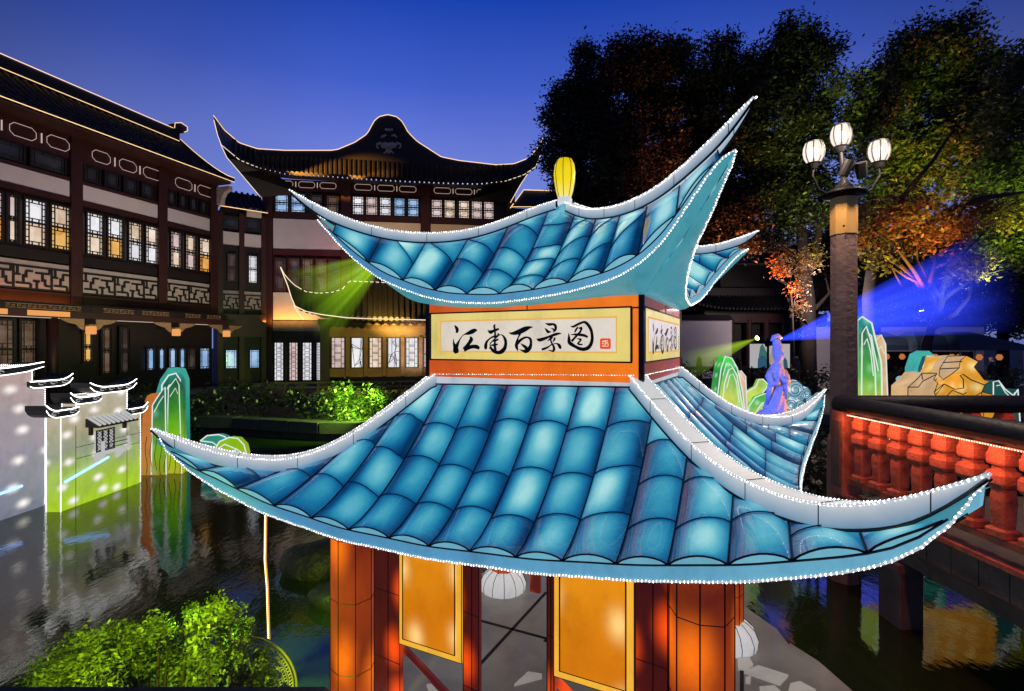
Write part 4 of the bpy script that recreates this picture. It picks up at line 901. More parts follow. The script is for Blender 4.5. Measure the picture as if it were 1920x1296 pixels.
e4d = lambda px: -1.1-1.3*max(0, (590-px)/65)**1.5; t4d = lambda px: 1.4-3.6*max(0, (600-px)/75)**1.3
def slope4(px, q):
    a = pt4(px, i4(e4, px), e4d(px)); b = pt4(px, i4(t4, px)+3, t4d(px)); c = a.lerp(b, q); c.z -= .16*math.sin(PI*q)*min(1, (px-525)/50); return c
px4 = np.linspace(526, 1000, 70)
MB().grid([[slope4(px, q) for px in px4] for q in np.linspace(0, 1, 7)]).build('roof', M['rooftile'], T4, smooth=True)
for px in np.arange(566, 990, 10.5):
    r_ = MB().tube([slope4(px, q)+Vector((0, 0, .035)) for q in np.linspace(-.012, 1, 7)], .085, 6).build('tile_row', M['rooftile'], T4)
    a = slope4(px, -.015); MB().tube([a+Vector((0, -.04, .03)), a+Vector((0, .02, .03))], .10, 8).build('tile_end', M['rooftile'], r_)
MB().grid([[pt4(px, i4(t4, px), t4d(px)) for px in px4], [pt4(px, i4(t4, px)+5, t4d(px)) for px in px4], [pt4(px, i4(t4, px)+5, t4d(px)+.25) for px in px4], [pt4(px, i4(t4, px), t4d(px)+.25) for px in px4]]).build('roof_ridge', M['ridge_clay'], T4)
rope(T4, [pt4(px, i4(t4, px), t4d(px)-.03) for px in px4], .015, M['rope_white']); rope(T4, [pt4(px, i4(e4, px), e4d(px)-.16) for px in px4], .018, M['rope_white'])
rope(T4, [pt4(551, 573, -1.7), pt4(560, 588, -1.3), pt4(569, 599, -.9)], .02, M['rope_white'])
MB().grid([[pt4(px, i4(e4, px)+1, e4d(px)) for px in px4[6:]], [pt4(max(px, 600), i4(e4, px)+6, .0) for px in px4[6:]]]).build('soffit', M['wood_blk'], T4)
# ================================================================ LANTERNS ON THE WATER, LEFT
def lilac(name, z0, z1, stops, spot): return glowz(name, stops, z0, z1, spots=spot, spotcol=(1.2, 1.12, 1.08), spot_r=.34, samt=1.0, es=.9, wob=.1, spow=1.6)
M['wallA'] = lilac('lilac_wall_silk', 0, 2.3, [(0, (.20, .21, .30)), (.4, (.31, .29, .36)), (.75, (.42, .35, .36)), (1, (.55, .38, .33))], (2.1, 2.1, 2.6))
M['wallB'] = lilac('lime_wall_silk', 0, 1.8, [(0, (.46, .74, .02)), (.28, (.40, .58, .08)), (.5, (.34, .38, .26)), (.7, (.48, .44, .26)), (1, (.58, .50, .42))], (2.3, 2.3, 2.9))
M['slate'] = mat('lantern_slate_print', (.02, .022, .026), .5)
M['curl'] = emit('pale_curl_print', (.62, .62, .62), .8)
M['tubeblue'] = emit('blue_tube_light', (.25, .45, 1.0), 2.6)
M['inkline'] = mat('grey_print_line', (.05, .05, .05), .6)
def gable_lantern(name, label, X, Y0, Y1, th, prof, matw, roofs):
    t = thing(name, label, 'lantern', (X, Y0, 0), 0, 'white-walled house lanterns standing in the pond')
    poly = [(0, 0), (Y1-Y0, 0)]+prof[::-1]
    MB().prism([(a, b) for a, b in poly], -th, 0, 'x').build('wall', matw, t)
    outline = [(a, b) for a, b in poly]
    for xx in (.004, -th-.004):
        pts = [Vector((xx, a, b)) for a, b in prof]; pts = [Vector((xx, prof[0][0], 0))]+pts+[Vector((xx, prof[-1][0], 0))]
        b_ = MB()
        for p, q in zip(pts[:-1], pts[1:]):
            n = max(1, int((q-p).length/.03))
            for i in range(n): b_.octa(p.lerp(q, i/n), .010)
        s_ = b_.build('light_string', M['led'], t, kind='stuff'); MB().tube(pts, .006, 5).build('string_sleeve', M['strip'], s_)
    for (y0, y1, z, lift0, lift1) in roofs:
        n = 12; up = []; dn = []
        for i in range(n+1):
            f = i/n; zz = z+.05+lift0*max(0, 1-f*3)**2+lift1*max(0, f*3-2)**2
            up.append((y0+(y1-y0)*f, zz+.075)); dn.append((y0+(y1-y0)*f, zz-.03*(1 if 0 < i < n else 0)))
        r = MB().prism(dn+up[::-1], -th-.05, .05, 'x').build('coping_roof', M['slate'], t)
        MB().tube([(.055, a, b) for a, b in up], .008, 5).build('light_string', M['led'], r); MB().tube([(.055, a, b) for a, b in dn], .005, 5).build('light_string', M['led'], r)
        for c in np.linspace(.25, .8, max(2, int((y1-y0)/.22))):
            yc = y0+(y1-y0)*c; MB().tube([(.053, yc+.07*math.cos(q*.9)*(1-q*.08), z+.085+.022*math.sin(q*.9)) for q in range(7)], .006, 4).build('curl_print', M['curl'], r)
    return t
WX = -7.6; YA, YB = 4.6, 8.2
wy = lambda px, X=-7.05: FPX*X/(px-960)
zz_ = lambda px, py, X=-7.05: CAMZ-(py-648)*wy(px, X)/FPX
G1 = gable_lantern('house_wall_lantern', 'large lilac house-wall lantern with stepped black copings at the left edge', WX, YA, YB, .3,
    [(0, 2.3), (wy(60, WX)-YA, 2.3), (wy(60, WX)-YA, zz_(62, 727, WX)), (YB-YA, zz_(85, 727, WX))][::1], M['wallA'],
    [(.0, wy(76, WX)-YA, 2.12, 0, .09), (wy(50, WX)-YA, wy(131, WX)-YA, zz_(70, 727, WX)-.02, 0, .09)])
Y2a, Y2b = 7.87, 9.56
q = lambda px: wy(px)-Y2a
G2 = gable_lantern('house_wall_lantern', 'lime-green tinted house-wall lantern with small lattice window and awning', -7.05, Y2a, Y2b, .22,
    [(0, .72), (.0, zz_(110, 782)), (q(142), zz_(110, 782)), (q(142), zz_(150, 757)), (q(165), zz_(150, 757)), (q(165), zz_(200, 736)), (q(238), zz_(200, 736)), (q(238), zz_(255, 775)), (Y2b-Y2a, zz_(255, 775))], M['wallB'],
    [(q(80), q(142), zz_(110, 782)-.02, .10, .02), (q(126), q(185), zz_(150, 757)-.02, .09, .02), (q(163), q(251), zz_(200, 736)-.02, .09, .09), (q(236), q(272), zz_(255, 775)-.02, 0, .08)])
# window, awning and balcony of the second wall
y0, y1 = q(177), q(210); z0, z1 = zz_(195, 842), zz_(195, 806)
wf = MB().box(0, .03, y0, y1, z0, z1).build('window', M['curl'], G2)
mb = MB(); cell = (y1-y0)/3
for i in range(4): mb.box(.03, .045, y0+cell*i-.008, y0+cell*i+.008, z0, z1)
for i in range(3):
    for j in range(3):
        c_y, c_z = y0+cell*(i+.5), z0+(z1-z0)*(j+.5)/3; mb.tube([(.038, c_y+cell*.38*math.cos(a), c_z+(z1-z0)/6.5*math.sin(a)) for a in np.linspace(0, 2*PI, 9)], .006, 4)
        mb.tube([(.036, c_y-cell*.4, c_z-.04), (.036, c_y+cell*.4, c_z+.04)], .004, 4); mb.tube([(.034, c_y-cell*.4, c_z+.04), (.034, c_y+cell*.4, c_z-.04)], .004, 4)
mb.box(.0305, .05, y0-.01, y1+.01, z1, z1+.02); mb.box(.0305, .05, y0-.01, y1+.01, z0-.02, z0); mb.build('lattice', M['slate'], wf)
a0, a1 = q(160), q(237); zt, zb = zz_(200, 779), zz_(200, 792)
aw = MB().prism([(.0, zt), (.22, zb), (.22, zb-.03), (.0, zb-.02)], a0, a1, 'y').build('awning', M['slate'], G2)
for i in range(9):
    yy = a0+(a1-a0)*(i+.5)/9; MB().tube([(.01, yy, zt+.015), (.225, yy-.02, zb+.01)], .022, 6).build('awning_tile', M['curl'], aw)
for yy in (a0+.08, a1-.08): MB().box(.0, .05, yy-.02, yy+.02, zb-.16, zb-.02).build('awning_bracket', M['slate'], G2)
b0, b1 = q(172), q(224); zf = zz_(198, 846)
bl = MB().box(.0, .2, b0, b1, zf, zf+.02).build('balcony', M['curl'], G2)
for yy in (b0+.01, b1-.03): MB().box(.15, .19, yy, yy+.03, zf+.02, zf+.22).build('balcony_post', M['curl'], bl)
for zz in (zf+.09, zf+.16): MB().tube([(.17, b0+.02, zz), (.17, b1-.02, zz)], .007, 4).build('balcony_rail', M['slate'], bl)
for yy in (b0+.05, b1-.09): MB().prism([(.0, zf-.16), (.03, zf-.16), (.18, zf), (.0, zf)], yy, yy+.035, 'y').build('balcony_bracket', M['curl'], bl)
mb = MB()
for yy in (q(142), q(238)): mb.box(0, .003, yy-.004, yy+.004, 0, 1.3)
for zz in (zf+.0, .95): mb.box(0, .0035, q(142), Y2b-Y2a, zz-.004, zz+.004)
mb.build('seam_wire', M['inkline'], G2)
rope(G2, [(.05, q(116), zz_(116, 904)), (.05, q(198), zz_(198, 857))], .022, M['tubeblue'], 'tube_light')
q1 = lambda px: wy(px, WX)-YA
rope(G1, [(.05, q1(-20), zz_(-20, 931, WX)), (.05, q1(35), zz_(35, 911, WX))], .022, M['tubeblue'], 'tube_light')
# ---------------------------------------------------------------- mountain lanterns
M['piping'] = emit('white_piping', (.80, .86, .80), .95)
GR = {}
def mgrad(key, stops, z0, z1, **k): GR[key] = glowz('mountain_'+key, stops, z0, z1, es=.95, **k); return GR[key]
def sheet_mount(name, label, layers, Yb, group=None, cat='lantern'):
    # layered peaks: each layer a thick extruded outline [(px,py)...] at its own depth with white piping
    c = at(np.mean([p[0] for p in layers[0][0]]), 648, Yb); t = thing(name, label, cat, (c.x, c.y, 0), 0, group)
    for i, (outl, dY, m, th, wall) in enumerate(layers):
        pts = [at(a, b, Yb+dY) for a, b in outl]; poly = [(p.x-c.x, p.z) for p in pts]
        ar = sum(poly[j][0]*poly[(j+1) % len(poly)][1]-poly[(j+1) % len(poly)][0]*poly[j][1] for j in range(len(poly)))
        if ar > 0: pass
        o = MB().prism(poly, dY, dY+th, 'y').build('peak', m, t)
        if wall < 0: MB().tube([(a, dY-.005, b) for a, b in poly+poly[:1]], -wall, 4).build('contour_line', M['seam'], o)
        if wall > 0: MB().tube([(a, dY-.005, b) for a, b in poly], wall, 4).build('piping', M['piping'], o)
        if wall > 0:
            cx_ = np.mean([a for a, _ in poly]); zb_ = min(b for _, b in poly)
            inner = [(cx_+(a-cx_)*.74, zb_+(b-zb_)*.90) for a, b in poly]
            MB().tube([(a, dY-.006, b) for a, b in inner if b > zb_+.02], wall*.7, 4).build('piping', M['piping'], o)
    return t
mgrad('teal', [(0, (.30, .30, .02)), (.28, (.16, .42, .01)), (.6, (.02, .18, .05)), (.85, (.01, .12, .08)), (1, (.03, .36, .28))], 0, 2.1, spots=(2.5, 2.5, 2.5), spotcol=(.35, .8, .5), spot_r=.4, samt=.35)
mgrad('orange', [(0, (.45, .22, .03)), (.4, (.55, .20, .05)), (1, (.55, .15, .02))], 0, 1.6, spots=(3, 3, 2.2), spotcol=(.8, .55, .15), spot_r=.4, samt=.4)
mgrad('lime', [(0, (.45, .45, .02)), (.35, (.20, .52, .0)), (.7, (.03, .25, .02)), (1, (.005, .06, .05))], 0, 2.0)
mgrad('jade', [(0, (.55, .70, .10)), (.4, (.08, .42, .06)), (1, (.006, .10, .10))], 1.75, 2.9, spots=(5, 5, 4), spotcol=(.45, .9, .4), spot_r=.5, samt=.5)
mgrad('green', [(0, (.30, .62, .08)), (.3, (.03, .40, .05)), (.7, (.01, .25, .06)), (1, (.06, .75, .05))], 1.4, 2.45, spots=(5, 5, 5), spotcol=(.6, 1.0, .65), spot_r=.42, samt=.6)
mgrad('emerald', [(0, (.50, .66, .08)), (.3, (.10, .46, .05)), (.65, (.01, .20, .07)), (1, (.015, .28, .34))], 1.75, 3.0, spots=(4, 4, 3.4), spotcol=(.35, .85, .4), spot_r=.5, samt=.5)
mgrad('darkteal', [(0, (.01, .06, .06)), (1, (.01, .10, .09))], 1, 2.4)
mgrad('tealtop', [(0, (.02, .25, .2)), (1, (.06, .45, .36))], 1, 2.4)
mgrad('gold', [(0, (.85, .36, .02)), (.5, (.66, .27, .015)), (1, (.85, .42, .05))], 1.0, 2.6, spots=(3.4, 3.4, 4), spotcol=(1.1, .85, .32), spot_r=.55, samt=.8)
mgrad('tan', [(0, (.60, .36, .16)), (1, (.66, .44, .24))], 1.0, 2.6, spots=(4, 4, 4), spotcol=(.85, .68, .46), spot_r=.45, samt=.4)
ML = sheet_mount('mountain_lantern', 'tall layered green and orange mountain lantern beside the lime house-wall', [
    ([(294, 888), (288, 790), (290, 745), (300, 712), (315, 690), (330, 692), (338, 712), (340, 880), (338, 888)], .35, GR['tealtop'], .3, .0),
    ([(300, 888), (304, 722), (316, 704), (330, 700), (338, 712), (342, 888)], .18, GR['teal'], .16, .016),
    ([(312, 888), (316, 728), (330, 710), (336, 722), (341, 888)], .08, GR['lime'], .09, .010),
    ([(262, 892), (268, 760), (276, 742), (284, 738), (290, 760), (296, 892)], .0, GR['orange'], .3, .0),
    ([(284, 890), (286, 760), (300, 738), (310, 726), (312, 890)], -.06, GR['teal'], .05, .012)], 10.1, 'layered mountain lanterns')
mb = MB()
for i, px in enumerate(np.linspace(274, 336, 8)):
    c = ML.location; pts = [at(px+2*math.sin(k*.9+i), 890-k*9-i % 3*4, 9.98) for k in range(9)]; mb.tube([p-Vector(c) for p in pts], .006, 4)
mb.build('contour_lines', M['seam'], ML)
LF = thing('leaf_lantern', 'low curled green and yellow leaf lantern on the pond behind the blue eave', 'lantern', (at(415, 0, 10.6).x, 10.6, .0))
for (pts, m) in (([(365, 830), (378, 820), (400, 818), (412, 822), (425, 840), (430, 862), (380, 862), (368, 845)], 'teal'), ([(398, 850), (412, 828), (430, 820), (446, 822), (458, 834), (462, 850), (458, 868), (400, 868)], 'lime'), ([(436, 850), (450, 840), (462, 848), (462, 870), (432, 870)], 'orange')):
    P_ = [at(a, b, 10.6)-Vector(LF.location) for a, b in pts]; dy = {'teal': .2, 'lime': .0, 'orange': -.12}[m]
    o = MB().prism([(p.x, p.z) for p in P_], dy, dy+.16, 'y').build('leaf', GR['lime'] if m != 'teal' else GR['tealtop'], LF)
    MB().tube([(p.x, dy-.01, p.z) for p in P_], .014, 4).build('piping', M['piping'], o)
    MB().tube([(P_[0].x, dy-.01, P_[0].z), ((P_[0].x+P_[3].x)/2, dy-.02, P_[3].z-.12), (P_[-3].x, dy-.01, P_[-3].z)], .012, 4).build('piping', M['piping'], o)
# ================================================================ LANTERNS ON THE WATER, RIGHT
MR1 = sheet_mount('mountain_lantern', 'bright green peak lantern standing just left of the blue-lit statue', [
    ([(1336, 800), (1346, 735), (1352, 690), (1360, 668), (1372, 672), (1382, 690), (1392, 735), (1400, 800)], .25, GR['green'], .3, .010),
    ([(1350, 800), (1358, 720), (1366, 694), (1374, 690), (1382, 705), (1390, 750), (1400, 800)], .1, GR['emerald'], .14, .010),
    ([(1378, 800), (1384, 712), (1390, 695), (1398, 706), (1402, 800)], .3, GR['tan'], .12, .008)], 8.3, 'layered mountain lanterns')
MR2 = sheet_mount('mountain_lantern', 'tall emerald peak lantern right of the lamp post, above the railing', [
    ([(1606, 840), (1607, 602), (1616, 594), (1634, 606), (1642, 640), (1652, 680), (1656, 840)], .1, GR['emerald'], .3, .012),
    ([(1640, 840), (1640, 640), (1652, 628), (1660, 645), (1668, 840)], .22, GR['tan'], .2, .008),
    ([(1614, 840), (1616, 625), (1624, 612), (1633, 640), (1640, 690), (1646, 840)], .02, GR['jade'], .07, .010)], 6.9, 'layered mountain lanterns')
MR3 = sheet_mount('mountain_lantern', 'small dark teal peak lantern behind the golden rock lantern', [
    ([(1718, 780), (1719, 690), (1728, 664), (1742, 658), (1754, 668), (1757, 700), (1770, 720), (1772, 780)], .1, GR['tealtop'], .25, .0),
    ([(1726, 780), (1730, 690), (1738, 668), (1750, 668), (1756, 690), (1758, 780)], .0, GR['darkteal'], .09, .011)], 8.2, 'layered mountain lanterns')
MR4 = sheet_mount('mountain_lantern', 'low teal peak lantern at the right end of the golden rock lantern', [
    ([(1862, 790), (1862, 716), (1872, 714), (1884, 730), (1900, 742), (1908, 730), (1912, 790)], .0, GR['darkteal'], .2, .010)], 7.6, 'layered mountain lanterns')
RK = sheet_mount('rock_lantern', 'golden craggy rock lantern with tan ledges above the railing', [
    ([(1740, 830), (1752, 715), (1770, 690), (1774, 670), (1812, 667), (1834, 678), (1826, 688), (1845, 712), (1855, 716), (1842, 724), (1842, 735), (1866, 742), (1868, 830)], .15, GR['gold'], .35, -.007),
    ([(1700, 830), (1702, 726), (1720, 710), (1728, 700), (1756, 700), (1750, 712), (1758, 718), (1752, 735), (1760, 830)], .0, GR['tan'], .3, -.007),
    ([(1762, 690), (1776, 668), (1812, 667), (1800, 676), (1798, 690), (1786, 700), (1768, 712), (1760, 704)], .05, GR['tan'], .12, -.006),
    ([(1745, 830), (1750, 745), (1770, 720), (1790, 730), (1806, 728), (1806, 712), (1800, 704), (1806, 702), (1820, 712), (1846, 722), (1840, 736), (1848, 830)], -.02, GR['gold'], .16, -.006)], 6.9)
mb = MB(); c = Vector(RK.location)
for pts in ([(1752, 735), (1760, 728), (1770, 720), (1790, 730), (1806, 728), (1806, 712), (1800, 704), (1806, 702), (1820, 712), (1846, 722)], [(1702, 726), (1722, 726), (1730, 715), (1756, 702)], [(1728, 700), (1730, 712)], [(1776, 742), (1786, 732), (1796, 736), (1806, 740), (1812, 736)], [(1762, 692), (1798, 690)], [(1768, 680), (1804, 678)], [(1842, 735), (1830, 742), (1836, 760), (1820, 780)]):
    mb.tube([at(a, b, 6.86)-c for a, b in pts], .007, 4)
mb.build('contour_lines', M['seam'], RK)
M['cloudsilk'] = glowz('cloud_silk', [(0, (.10, .24, .33)), (1, (.26, .44, .52))], 1.5, 2.6, spots=(6, 6, 6), spotcol=(.85, .95, 1.0), spot_r=.5, samt=.8, es=1.25)
M['cloudline'] = emit('cloud_line', (.05, .14, .2), .9)
def cloud(name, label, Yb, discs):
    p0 = at(discs[0][0], discs[0][1], Yb); t = thing(name, label, 'lantern', (p0.x, Yb, 0))
    for i, (px, py, r) in enumerate(discs):
        p = at(px, py, Yb)-Vector(t.location); R_ = r*Yb/FPX; dy = .05*(i % 4)
        o = MB().sphere((p.x, dy, p.z), R_, .10, R_, 16, 8).build('cloud_curl', M['cloudsilk'], t, smooth=True)
        mb = MB(); mb.tube([(p.x+R_*(.95-.028*k)*math.cos(k*.55+i), dy-.06-.05*(k/30), p.z+R_*(.95-.028*k)*math.sin(k*.55+i)) for k in range(30)], .007, 4)
        mb.build('swirl_line', M['cloudline'], o)
    return t
cloud('cloud_lantern', 'pale blue swirling cloud lantern right of the blue-lit statue', 8.6, [(1486, 730, 18), (1468, 748, 14), (1502, 742, 13), (1516, 738, 12), (1478, 760, 14), (1500, 762, 13), (1528, 752, 9), (1546, 745, 8)])
cloud('cloud_lantern', 'small pale blue cloud lantern left of the golden rock lantern', 7.4, [(1704, 720, 10), (1696, 712, 7), (1716, 708, 9), (1728, 704, 7), (1700, 732, 8)])
DR = thing('wave_lantern', 'curling green wave lantern between the green peak and the statue', 'lantern', (at(1415, 0, 8.6).x, 8.6, 0))
for i, (pts, m, dy) in enumerate(((([(1392, 800), (1392, 756), (1402, 738), (1422, 726), (1428, 712), (1436, 712), (1446, 722), (1440, 732), (1432, 742), (1446, 760), (1448, 800)]), 'emerald', .1), ([(1400, 800), (1404, 762), (1416, 745), (1434, 738), (1446, 740), (1446, 752), (1428, 756), (1420, 768), (1424, 800)], 'green', 0), ([(1404, 800), (1408, 778), (1416, 770), (1420, 800)], 'gold', -.06))):
    P_ = [at(a, b, 8.6)-Vector(DR.location) for a, b in pts]
    o = MB().prism([(p.x, p.z) for p in P_], dy, dy+.09, 'y').build('wave', GR[m], DR); MB().tube([(p.x, dy-.008, p.z) for p in P_], .010, 4).build('piping', M['piping'], o)
# ---------------------------------------------------------------- statue of a robed figure on the pond
M['statue'] = mat('pale_stone_statue', (.5, .5, .5), .6, vary=.1, bump=.2)
ST = at(1455, 648, 8.0); sx_ = 8.0/FPX
prof = [(775, 1452, 21, 17), (764, 1453, 20, 16), (750, 1455, 17, 14), (735, 1457, 15, 13), (720, 1458, 14, 12.5), (708, 1457, 14.5, 12.5), (698, 1456, 14, 12), (690, 1456, 13, 11), (684, 1457, 9, 8), (679, 1458, 5, 5), (675, 1459, 6.5, 6.5), (668, 1459, 9, 8.5), (660, 1459, 9.5, 9), (652, 1459, 9.5, 9), (645, 1457, 8, 7.5), (639, 1456, 6, 6), (635, 1456, 2.5, 2.5)]
G = []
nseg = 40
for j, (py, pxc, rx, ry) in enumerate([tuple(np.array(prof[i])*(1-f)+np.array(prof[min(i+1, len(prof)-1)])*f) for i in range(len(prof)-1) for f in (0, .25, .5, .75)]+[prof[-1]]):
    p = at(pxc, py, 8.0)-ST; row = []
    for k_ in range(nseg):
        a = 2*PI*k_/nseg; fold = 1+(.07*math.sin(a*7+py*.11)+.05*math.sin(py*.8+a*2)) if py > 690 else 1+(.03*math.sin(a*5+py*.9) if py < 660 else 0)
        row.append((p.x+rx*sx_*fold*math.cos(a), ry*sx_*fold*math.sin(a), p.z+CAMZ))
    G.append(row+[row[0]])
STA = thing('statue', 'slender robed stone statue lit blue on one side and orange on the other', 'statue', (ST.x, 8.0, 0))
mbs = MB().grid(G)
arm = lambda pts, rr: mbs.tube([at(a, b, 8.0+dy)-Vector((ST.x, 8.0, 0)) for a, b, dy in pts], [r*sx_ for r in rr], 10)
arm([(1446, 694, 0), (1442, 706, -.04), (1448, 722, -.12), (1462, 716, -.16)], [6, 7, 7, 5]); arm([(1468, 694, 0), (1474, 706, -.03), (1476, 716, -.10), (1468, 714, -.16)], [5.5, 6, 6, 4.5])
arm([(1472, 712, -.1), (1474, 730, -.08), (1473, 752, -.06)], [5, 4, 2.5]); arm([(1446, 722, -.1), (1441, 740, -.08), (1440, 758, -.04)], [6, 5, 3])
arm([(1467, 668, -.055), (1469, 663, -.07), (1467, 659, -.058)], [1.2, 1.6, 1.0])
arm([(1447, 640, .0), (1451, 632, 0), (1458, 629, 0), (1464, 634, 0)], [3, 4.5, 4.5, 3])
stb = mbs.build('figure', M['statue'], STA, smooth=True)
MB().lathe([(.2, .3), (.26, .8), (.24, 1.35), (.30, 1.5), (.24, 1.56)], n=16).build('pedestal', M['statue'], STA, smooth=True)
# ================================================================ BRIDGE WITH RED-LIT RAILING
M['bstone'] = mat('bridge_stone', (.13, .115, .10), .85, vary=.35, scale=4, bump=.5, bscale=30)
M['rail_wood'] = mat('black_lacquer_rail', (.012, .011, .014), .55, vary=.3, scale=6, bump=.5, bscale=14)
M['balu'] = mat('red_stone_baluster', (.42, .17, .11), .7, vary=.45, scale=9, bump=.9, bscale=45, bd=.012)
BXX = 3.58
BR = thing('zigzag_bridge', 'stone zigzag bridge with dark rail and red-lit balusters at right', 'bridge', (BXX, 5.45, 0))
def brb(name, m, x0, x1, y0, y1, z0, z1, bev=0, par=BR): return MB().box(x0, x1, y0-5.45, y1-5.45, z0, z1, bev).build(name, m, par)
brb('deck', M['bstone'], .06, 3.4, -3.0, 5.40, .80, .985)
brb('deck', M['bstone'], 3.402, 16, 2.6, 5.40, .80, .985)
for i in range(22):
    y1_ = 5.5-i*.24; brb('edge_block', M['bstone'], -.04, .058, y1_-.232, y1_, .765+random.uniform(-.006, .006), .99)
brb('edge_lip', M['balu'], -.07, .09, .6, 5.55, .992, 1.03)
brb('bottom_rail', M['balu'], -.05, .06, .6, 5.40, 1.15, 1.205)
brb('edge_beam', M['bstone'], .02, .22, .5, 5.5, .60, .764)
for Yp in (4.75, 1.2):
    pr = brb('pier', M['bstone'], -.03, .19, Yp-.14, Yp+.14, -.8, .60, .01)
    brb('cross_beam', M['bstone'], -.07, .5, Yp-.17, Yp+.17, .52, .598)
    brb('pier', M['bstone'], 2.6, 2.9, Yp-.14, Yp+.14, -.8, .79, .01)
def round_rail(pts, r, name='hand_rail'):
    P_ = [Vector((a-BXX, b-5.45, c)) for a, b, c in pts]
    return MB().tube(P_, r, 12).build(name, M['rail_wood'], BR, smooth=True)
round_rail([(BXX, 5.55, 1.965), (BXX, 5.50, 1.965), (BXX, 4, 1.965), (BXX, 2.0, 1.965), (BXX, .6, 1.965)], [.07, .095, .095, .095, .095])
round_rail([(BXX-.02, 5.46, 1.965), (6, 5.46, 1.965), (12, 5.46, 1.965), (19, 5.46, 1.965)], .095)
# baluster, one build then copies
bal = MB()
def sq(prof):
    V_ = []; F_ = []
    for r, z in prof:
        r = r*1.13; c_ = r*.2; V_ += [(r, -r+c_, z), (r, r-c_, z), (r-c_, r, z), (-r+c_, r, z), (-r, r-c_, z), (-r, -r+c_, z), (-r+c_, -r, z), (r-c_, -r, z)]
    n_ = 8
    for i in range(len(prof)-1):
        for k_ in range(n_): F_.append((i*n_+k_, i*n_+(k_+1) % n_, (i+1)*n_+(k_+1) % n_, (i+1)*n_+k_))
    F_ += [tuple(range(n_-1, -1, -1)), tuple(range((len(prof)-1)*n_, len(prof)*n_))]
    return V_, F_
bal.raw(*sq([(.065, 1.206), (.07, 1.215), (.07, 1.26), (.06, 1.27), (.042, 1.275), (.046, 1.30), (.052, 1.48), (.046, 1.56), (.06, 1.575), (.072, 1.60), (.072, 1.66), (.062, 1.685), (.045, 1.695), (.044, 1.725), (.062, 1.735), (.066, 1.75), (.066, 1.81), (.06, 1.82), (.05, 1.875)]))
b0_ = bal.build('baluster', M['balu'], BR)
ys = [5.14-.245*i for i in range(18)]
for i, yy in enumerate(ys):
    o = b0_ if i == 0 else inst(b0_, BR)
    o.location = (0, yy-5.45, 0); o.rotation_euler = (0, 0, random.uniform(-.05, .05))
for i in range(30): o = inst(b0_, BR); o.location = (.35+i*.35, .01, 0)
brb('corner_post', M['balu'], -.1, .1, 5.30, 5.50, 1.0, 1.90, .01); brb('post_panel', M['bstone'], -.12, -.1, 5.33, 5.47, 1.1, 1.8)
M['red_led'] = emit('red_led_strip', (1.0, .13, .04), 2.0, sample=True); M['red_dots'] = emit('warm_led_dots', (1.0, .62, .45), 5.0)
st_ = brb('led_strip', M['red_led'], -.055, -.035, .6, 5.35, 1.862, 1.872)
mb = MB()
for yy in np.arange(.6, 5.35, .022): mb.octa((-.062, yy-5.45, 1.868), .006)
mb.build('led_bulbs', M['red_dots'], st_, kind='stuff')
light('red_rail_lamp', 'AREA', (BXX-.20, 3.1, 1.88), 17, (1.0, .19, .065), target=(BXX, 3.1, 1.58), size=(4.4, .04))
light('red_far_rail_lamp', 'AREA', (BXX+4, 5.36, 1.88), 2.5, (1.0, .13, .035), size=(7, .05))
# ---------------------------------------------------------------- lamp post
M['post_stone'] = mat('weathered_post', (.34, .205, .165), .8, vary=.3, scale=5, bump=.5, bscale=18)
M['sleeve'] = mat('yellow_brass_sleeve', (.75, .42, .12), .4, vary=.12, scale=6)
M['iron'] = mat('black_iron', (.008, .008, .009), .45, vary=.3, metal=0, spec=.1)
def globe_mat():
    m, t, o = nt('milk_glass_globe'); e = t.nodes.new('ShaderNodeEmission'); e.inputs[0].default_value = (1.0, .88, .78, 1); e.inputs[1].default_value = 1.3
    tr = t.nodes.new('ShaderNodeBsdfTransparent'); tr.inputs[0].default_value = (.9, .88, .86, 1); mx_ = t.nodes.new('ShaderNodeMixShader'); mx_.inputs[0].default_value = .35
    L(t, e.outputs[0], mx_.inputs[1]); L(t, tr.outputs[0], mx_.inputs[2]); L(t, mx_.outputs[0], o.inputs[0]); m.cycles.emission_sampling = 'NONE'; return m
M['globe'] = globe_mat(); M['bulb'] = emit('lamp_bulb', (1, .95, .9), 6.0)
LX, LY = 3.70, 5.62
LP = thing('lamp_post', 'octagonal stone lamp post with yellow sleeve and three lit globes', 'street lamp', (LX, LY, 0))
MB().lathe([(.165, -.6), (.165, 1.55), (.135, 1.62), (.128, 3.83)], n=8, rot=PI/8).build('post', M['post_stone'], LP)
MB().lathe([(.134, 3.832), (.134, 4.24)], n=8, rot=PI/8).build('sleeve', M['sleeve'], LP)
MB().box(-.06, .06, -.172, -.15, .75, 1.5, .005).build('post_panel', M['bstone'], LP)
for a in (-.09, .1): MB().sphere((a, -.137, 3.9), .012, nu=8, nv=5).build('rivet', M['iron'], LP)
cr_ = MB().lathe([(.10, 4.242), (.22, 4.27), (.23, 4.30), (.12, 4.33), (.05, 4.42), (.03, 4.47)], n=12).build('crown', M['iron'], LP, smooth=True)
gz = lambda py: CAMZ+(648-py)/FPX*LY
